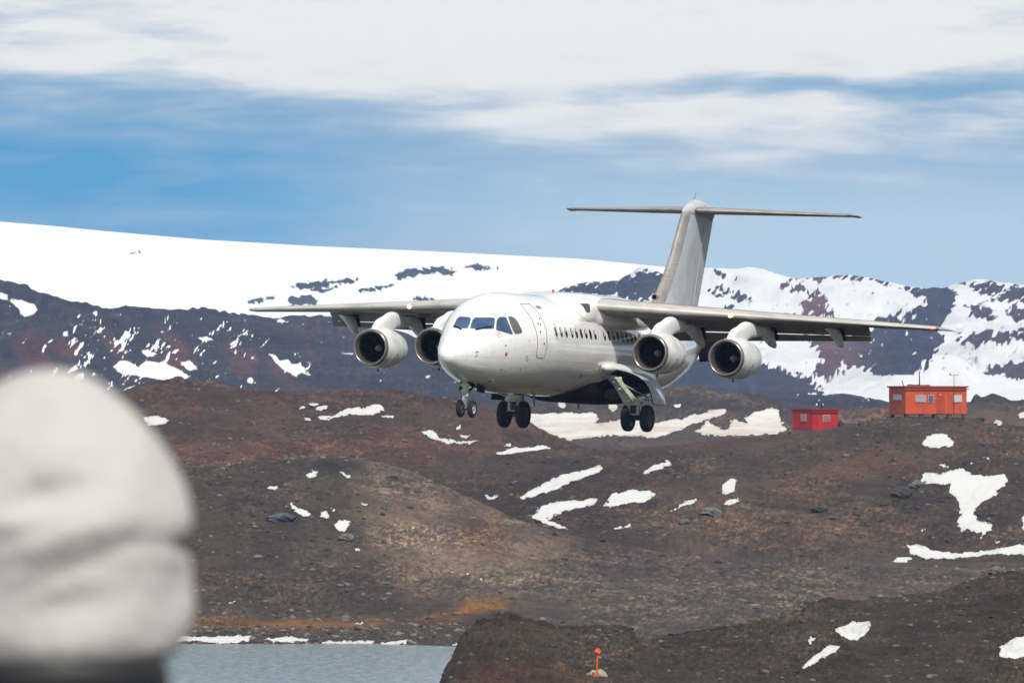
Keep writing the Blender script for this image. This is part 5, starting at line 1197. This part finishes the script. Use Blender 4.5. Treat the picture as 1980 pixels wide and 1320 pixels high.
c1 = cabin(at(1794, 809, 986), R(26), 6.0, 3.1, 2.32, .38, "large orange cabin on short dark stilts with three windows and roof aerials", [(-1.55, 1.33, .95, .52, (.26, .26, .27)), (-.55, 1.33, .42, .55, (.05, .07, .16)), (2.05, 1.35, .78, .55, (.40, .42, .42))], [(-.1, 1.45, 1.5, .45, (.42, .33, .32))], (.47, .062, .011))
MB().box((.35, -1.62, 2.05), (.14, .14, .12), None, .03).build("wall_lamp", M['redl'], c1)
MB().box((.45, -1.565, 1.35), (.78, .04, 1.85), None, .01).build("door", mat("cabin_door_paint", (.36, .04, .012), .5, 0, .2, 2), c1)
MB().tube([(-.6, .4, 2.7), (-.62, .4, 4.1)], [.06, .035], 8).build("roof_aerial", M['black'], c1)
mm = MB().tube([(1.65, -1.72, -.1), (1.65, -1.72, 3.8)], .025, 6); mm.tube([(1.3, -1.72, 3.75), (2.1, -1.72, 3.78)], .025, 6); mm.tube([(1.32, -1.72, 3.75), (1.32, -1.55, 3.9)], .05, 6); mm.build("wind_vane_mast", M['geard'], c1)
MB().tube([(-2.2, .3, 2.7), (-2.35, .3, 3.3)], [.04, .03], 6).build("roof_aerial", M['black'], c1)
for i in range(5): MB().blob((-1.9 + .42 * i, -.3, 2.86), (.34, .3, .12), 30 + i, 1, .4).build("roof_ballast", M['bayb'], c1)
c2 = cabin(at(1576, 832, 1004), R(40), 3.0, 2.7, 1.78, .02, "small bright red cabin sunk into the ridge left of the larger one", [(.1, 1.05, .75, .5, (.24, .11, .10))], [(-.2, 1.1, .7, .6, (.40, .18, .18))], (.40, .016, .010))
MB().tube([(1.35, .6, 1.8), (1.35, .6, 2.3)], .05, 8).build("stove_pipe", M['black'], c2)
# boulder heap and a barrel beside the small cabin
boulder(1620, 822, 1006, (.7, .7, .5), "dark rock heap at the right corner of the small red cabin", BK, 23)
boulder(1893, 812, 1000, (.5, .5, .28), "low brown rock right of the large orange cabin", BK, 25, hidx=2)

# ================================================================== marker post with ball
dM = 372.0; hb = float(hts[0](np.array([1155.]), np.array([dM]))[0])
pp = at(1155, 1300, dM); base_z = at(1155, 1340, dM).z
mk = empty("marker_post", (pp.x, dM, base_z)); tag(mk, "orange marker post with a ball on top standing in a rusty drum", "marker post")
org = mat("marker_orange", (.62, .075, .02), .5, 0, .35, 6, 0, .2, 12); rst = mat("drum_rust", (.36, .05, .022), .65, 0, .55, 7, 0, .4, 14, col2=(.30, .14, .08))
zt = lambda py: at(1155, py, dM).z - base_z
MB().blob((0, 0, zt(1258.5)), (.115, .115, .115), 2, 3, 0).build("ball", org, mk)
MB().tube([(-.02, 0, zt(1299)), (0, 0, zt(1265))], [.034, .028], 10).build("pole", org, mk)
d_ = MB().lathe([(-.6, .001), (-.6, .115), (zt(1315), .112), (zt(1315) + .01, .122), (zt(1299) - .012, .122), (zt(1299), .118), (zt(1299) - .02, .10), (zt(1299) - .02, .001)], (-.06, 0, 0), 'z', 24)
d_.build("drum", rst, mk, angle=30)
boulder(1158, 1314, dM + 1.2, (.46, .45, .36), "pale lichen-covered boulder behind the orange marker post", BP, 41)

# ================================================================== watcher in a white hat, seen from behind
PD = 9.8
hc = at(90, 1010, PD)                      # centre of the head
gz = 10.30
per = empty("person", (hc.x, PD, gz)); tag(per, "blurred person in a pale sun hat and dark jacket at lower left watching the airplane", "person")
rel = lambda x, y, z: Vector((hc.x + x, PD + y, z)) - Vector((hc.x, PD, gz))
hz = hc.z - gz
J = {'pel': (0, 0, .93), 'sp': (0, -.01, 1.12), 'ch': (0, .0, 1.30), 'nk': (0, .01, hz - .17), 'nk2': (0, .015, hz - .10), 'hd': (0, .02, hz + .0), 'tp': (0, .02, hz + .07),
     'lh': (-.10, 0, .88), 'lk': (-.12, .02, .48), 'la': (-.13, -.01, .09), 'lt': (-.14, .14, .04), 'rh': (.10, 0, .88), 'rk': (.12, .02, .48), 'ra': (.13, -.01, .09), 'rt': (.14, .14, .04),
     'ls': (-.18, .0, 1.36), 'le': (-.25, .02, 1.08), 'lw': (-.20, .16, .88), 'rs': (.18, .0, 1.36), 're': (.25, .02, 1.08), 'rw': (.20, .16, .88), 'lf': (-.19, .24, .86), 'rf': (.19, .24, .86)}
E_ = [('pel','sp'),('sp','ch'),('ch','nk'),('nk','nk2'),('nk2','hd'),('hd','tp'),('pel','lh'),('lh','lk'),('lk','la'),('la','lt'),('pel','rh'),('rh','rk'),('rk','ra'),('ra','rt'),('ch','ls'),('ls','le'),('le','lw'),('lw','lf'),('ch','rs'),('rs','re'),('re','rw'),('rw','rf')]
RD = {'pel': (.17,.13),'sp': (.155,.12),'ch': (.17,.13),'nk': (.065,.065),'nk2': (.06,.065),'hd': (.085,.10),'tp': (.075,.085),'lh': (.10,.10),'rh': (.10,.10),'lk': (.065,.065),'rk': (.065,.065),'la': (.05,.05),'ra': (.05,.05),'lt': (.045,.035),'rt': (.045,.035),'ls': (.085,.085),'rs': (.085,.085),'le': (.06,.06),'re': (.06,.06),'lw': (.04,.04),'rw': (.04,.04),'lf': (.035,.025),'rf': (.035,.025)}
keys = list(J); me = bpy.data.meshes.new("body"); me.from_pydata([J[k] for k in keys], [(keys.index(a), keys.index(b)) for a, b in E_], [])
ob = bpy.data.objects.new("body", me); COL.objects.link(ob); sk = ob.modifiers.new("s", 'SKIN'); sk.use_smooth_shade = True
for i, k in enumerate(keys): me.skin_vertices[0].data[i].radius = RD[k]
me.skin_vertices[0].data[0].use_root = True
ob.modifiers.new("u", 'SUBSURF').levels = 2
dg = bpy.context.evaluated_depsgraph_get(); dg.update(); me2 = bpy.data.meshes.new_from_object(ob.evaluated_get(dg)); bpy.data.objects.remove(ob)
skin = mat("skin", (.42, .22, .15), .55); jack = mat("jacket_black", (.012, .013, .018), .8, 0, .3, 8, 0, .4, 30)
me2.materials.clear(); me2.materials.append(skin); me2.materials.append(jack); me2.name = "body"
for p_ in me2.polygons: p_.material_index = 0 if (p_.center.z > hz - .165 or (p_.center.z < .92 and p_.center.y > .19 and p_.center.z > .5)) else 1; p_.use_smooth = True
link(bpy.data.objects.new("body", me2), per)
fc = MB()      # face looks away, towards the aircraft
fc.blob((.0, .125, hz - .03), (.017, .022, .026), 1, 2, 0); fc.build("nose", skin, per)
for sx in (-1, 1):
    MB().blob((sx * .034, .112, hz + .0), (.015, .010, .012), 1, 2, 0).build("eye", M['spin'], per); MB().blob((sx * .088, .02, hz - .02), (.012, .022, .034), 1, 2, 0).build("ear", skin, per)
MB().blob((0, .110, hz - .065), (.026, .010, .007), 1, 2, 0).build("mouth", M['redl'], per)
hair = MB()
for k in range(1): hair.blob((.004, -.012, hz - .132), (.104, .104, .05), 3, 3, .05)
hair.build("hair", mat("hair_black", (.008, .008, .010), .6), per)
co = MB().lathe([(-.02, .17), (.02, .145), (.06, .115), (.09, .105), (.10, .098), (.08, .09)], (0, .0, hz - .255), 'z', 36); co.build("collar", jack, per)
# the hat
pxm = PD / F
prof = [(713, 0), (714, 22), (719, 52), (728, 78), (745, 108), (770, 142), (805, 180), (850, 216), (900, 246), (955, 272), (1000, 287), (1025, 288), (1060, 284), (1095, 279), (1130, 281), (1165, 283), (1200, 279), (1226, 268), (1250, 252), (1270, 230), (1286, 200), (1297, 166), (1294, 158), (1275, 185), (1235, 222), (1190, 240), (1130, 248), (1060, 240)]
P2 = []
for i in range(len(prof) - 1):
    (a, b), (c, d) = prof[i], prof[i + 1]; P2 += [(a + (c - a) * t / 4, b + (d - b) * t / 4) for t in range(4)]
P2.append(prof[-1]); n = 120; vs = []
# folds: (u px right of centre, image row, half sizes, depth px, tilt)
DENT = [(15, 955, 70, 26, 26, -.2), (60, 1095, 150, 26, 13, -.42), (60, 1165, 150, 36, 18, -.1), (-40, 800, 60, 60, 8, 0), (190, 1120, 70, 60, 6, -.5)]
LUMP = [(10, 1045, 110, 26, 12, -.35), (60, 1258, 300, 22, 14, 0), (-60, 1010, 60, 22, 12, -.2), (120, 900, 90, 60, 7, -.4), (0, 870, 60, 40, 9, 0), (60, 1230, 200, 26, 14, 0), (150, 1170, 60, 50, 6, -.3)]
for py, r in P2:
    for k in range(n):
        a = 2 * math.pi * k / n; ca, sa = math.cos(a), math.sin(a)
        rr = r * (1 + .012 * math.sin(3 * a + py / 60) + .012 * math.sin(7 * a + py / 35) * (py > 760))
        off = 0.0
        u, v = rr * ca, py
        if sa < .35:      # the side turned to us
            for q, sg in ((DENT, -1), (LUMP, 1)):
                for cu, cv, su, sv, dep, tl in q:
                    vv = v - cv - tl * (u - cu); off += sg * dep * math.exp(-((u - cu) / su) ** 2 - (vv / sv) ** 2)
            off *= min(1, (.35 - sa) / .6)
        rr -= 26 * math.exp(-((py - 1052) / 17) ** 2) * math.exp(-((a if a < math.pi else a - 2 * math.pi) / .55) ** 2)
        rr = max(0, rr + off * min(1, r / 120)); u = rr * ca
        skew = 10 * max(0, (760 - py) / 50) if py < 760 else 0
        low = 26 * max(0, min(1, (py - 1190) / 90)) * (1 - ca * ca) * (sa < 0)
        vs.append(((u + skew) * pxm, rr * sa * pxm * .98, hz - (py + low - 1010) * pxm))
fs = [(i * n + k, i * n + (k + 1) % n, (i + 1) * n + (k + 1) % n, (i + 1) * n + k) for i in range(len(P2) - 1) for k in range(n)]
hat = MB().add(vs, fs).build("hat", mat("hat_cloth", (.43, .405, .385), .9, 0, .12, 6, 0, .3, 60), per, angle=180)

# ================================================================== air
hzm = bpy.data.materials.new("air"); hzm.use_nodes = True; T = NT(hzm.node_tree); T.n.clear()
pv = T.node('ShaderNodeVolumePrincipled'); o = T.node('ShaderNodeOutputMaterial'); T.l.new(pv.outputs[0], o.inputs['Volume'])
pv.inputs['Color'].default_value = (.38, .56, 1.0, 1); pv.inputs['Density'].default_value = 5.2e-5; pv.inputs['Anisotropy'].default_value = .0
hb_ = MB().box((0, 3900, 78), (9000, 8600, 166)).build("haze", hzm, None, False); tag(hb_, kind="stuff")
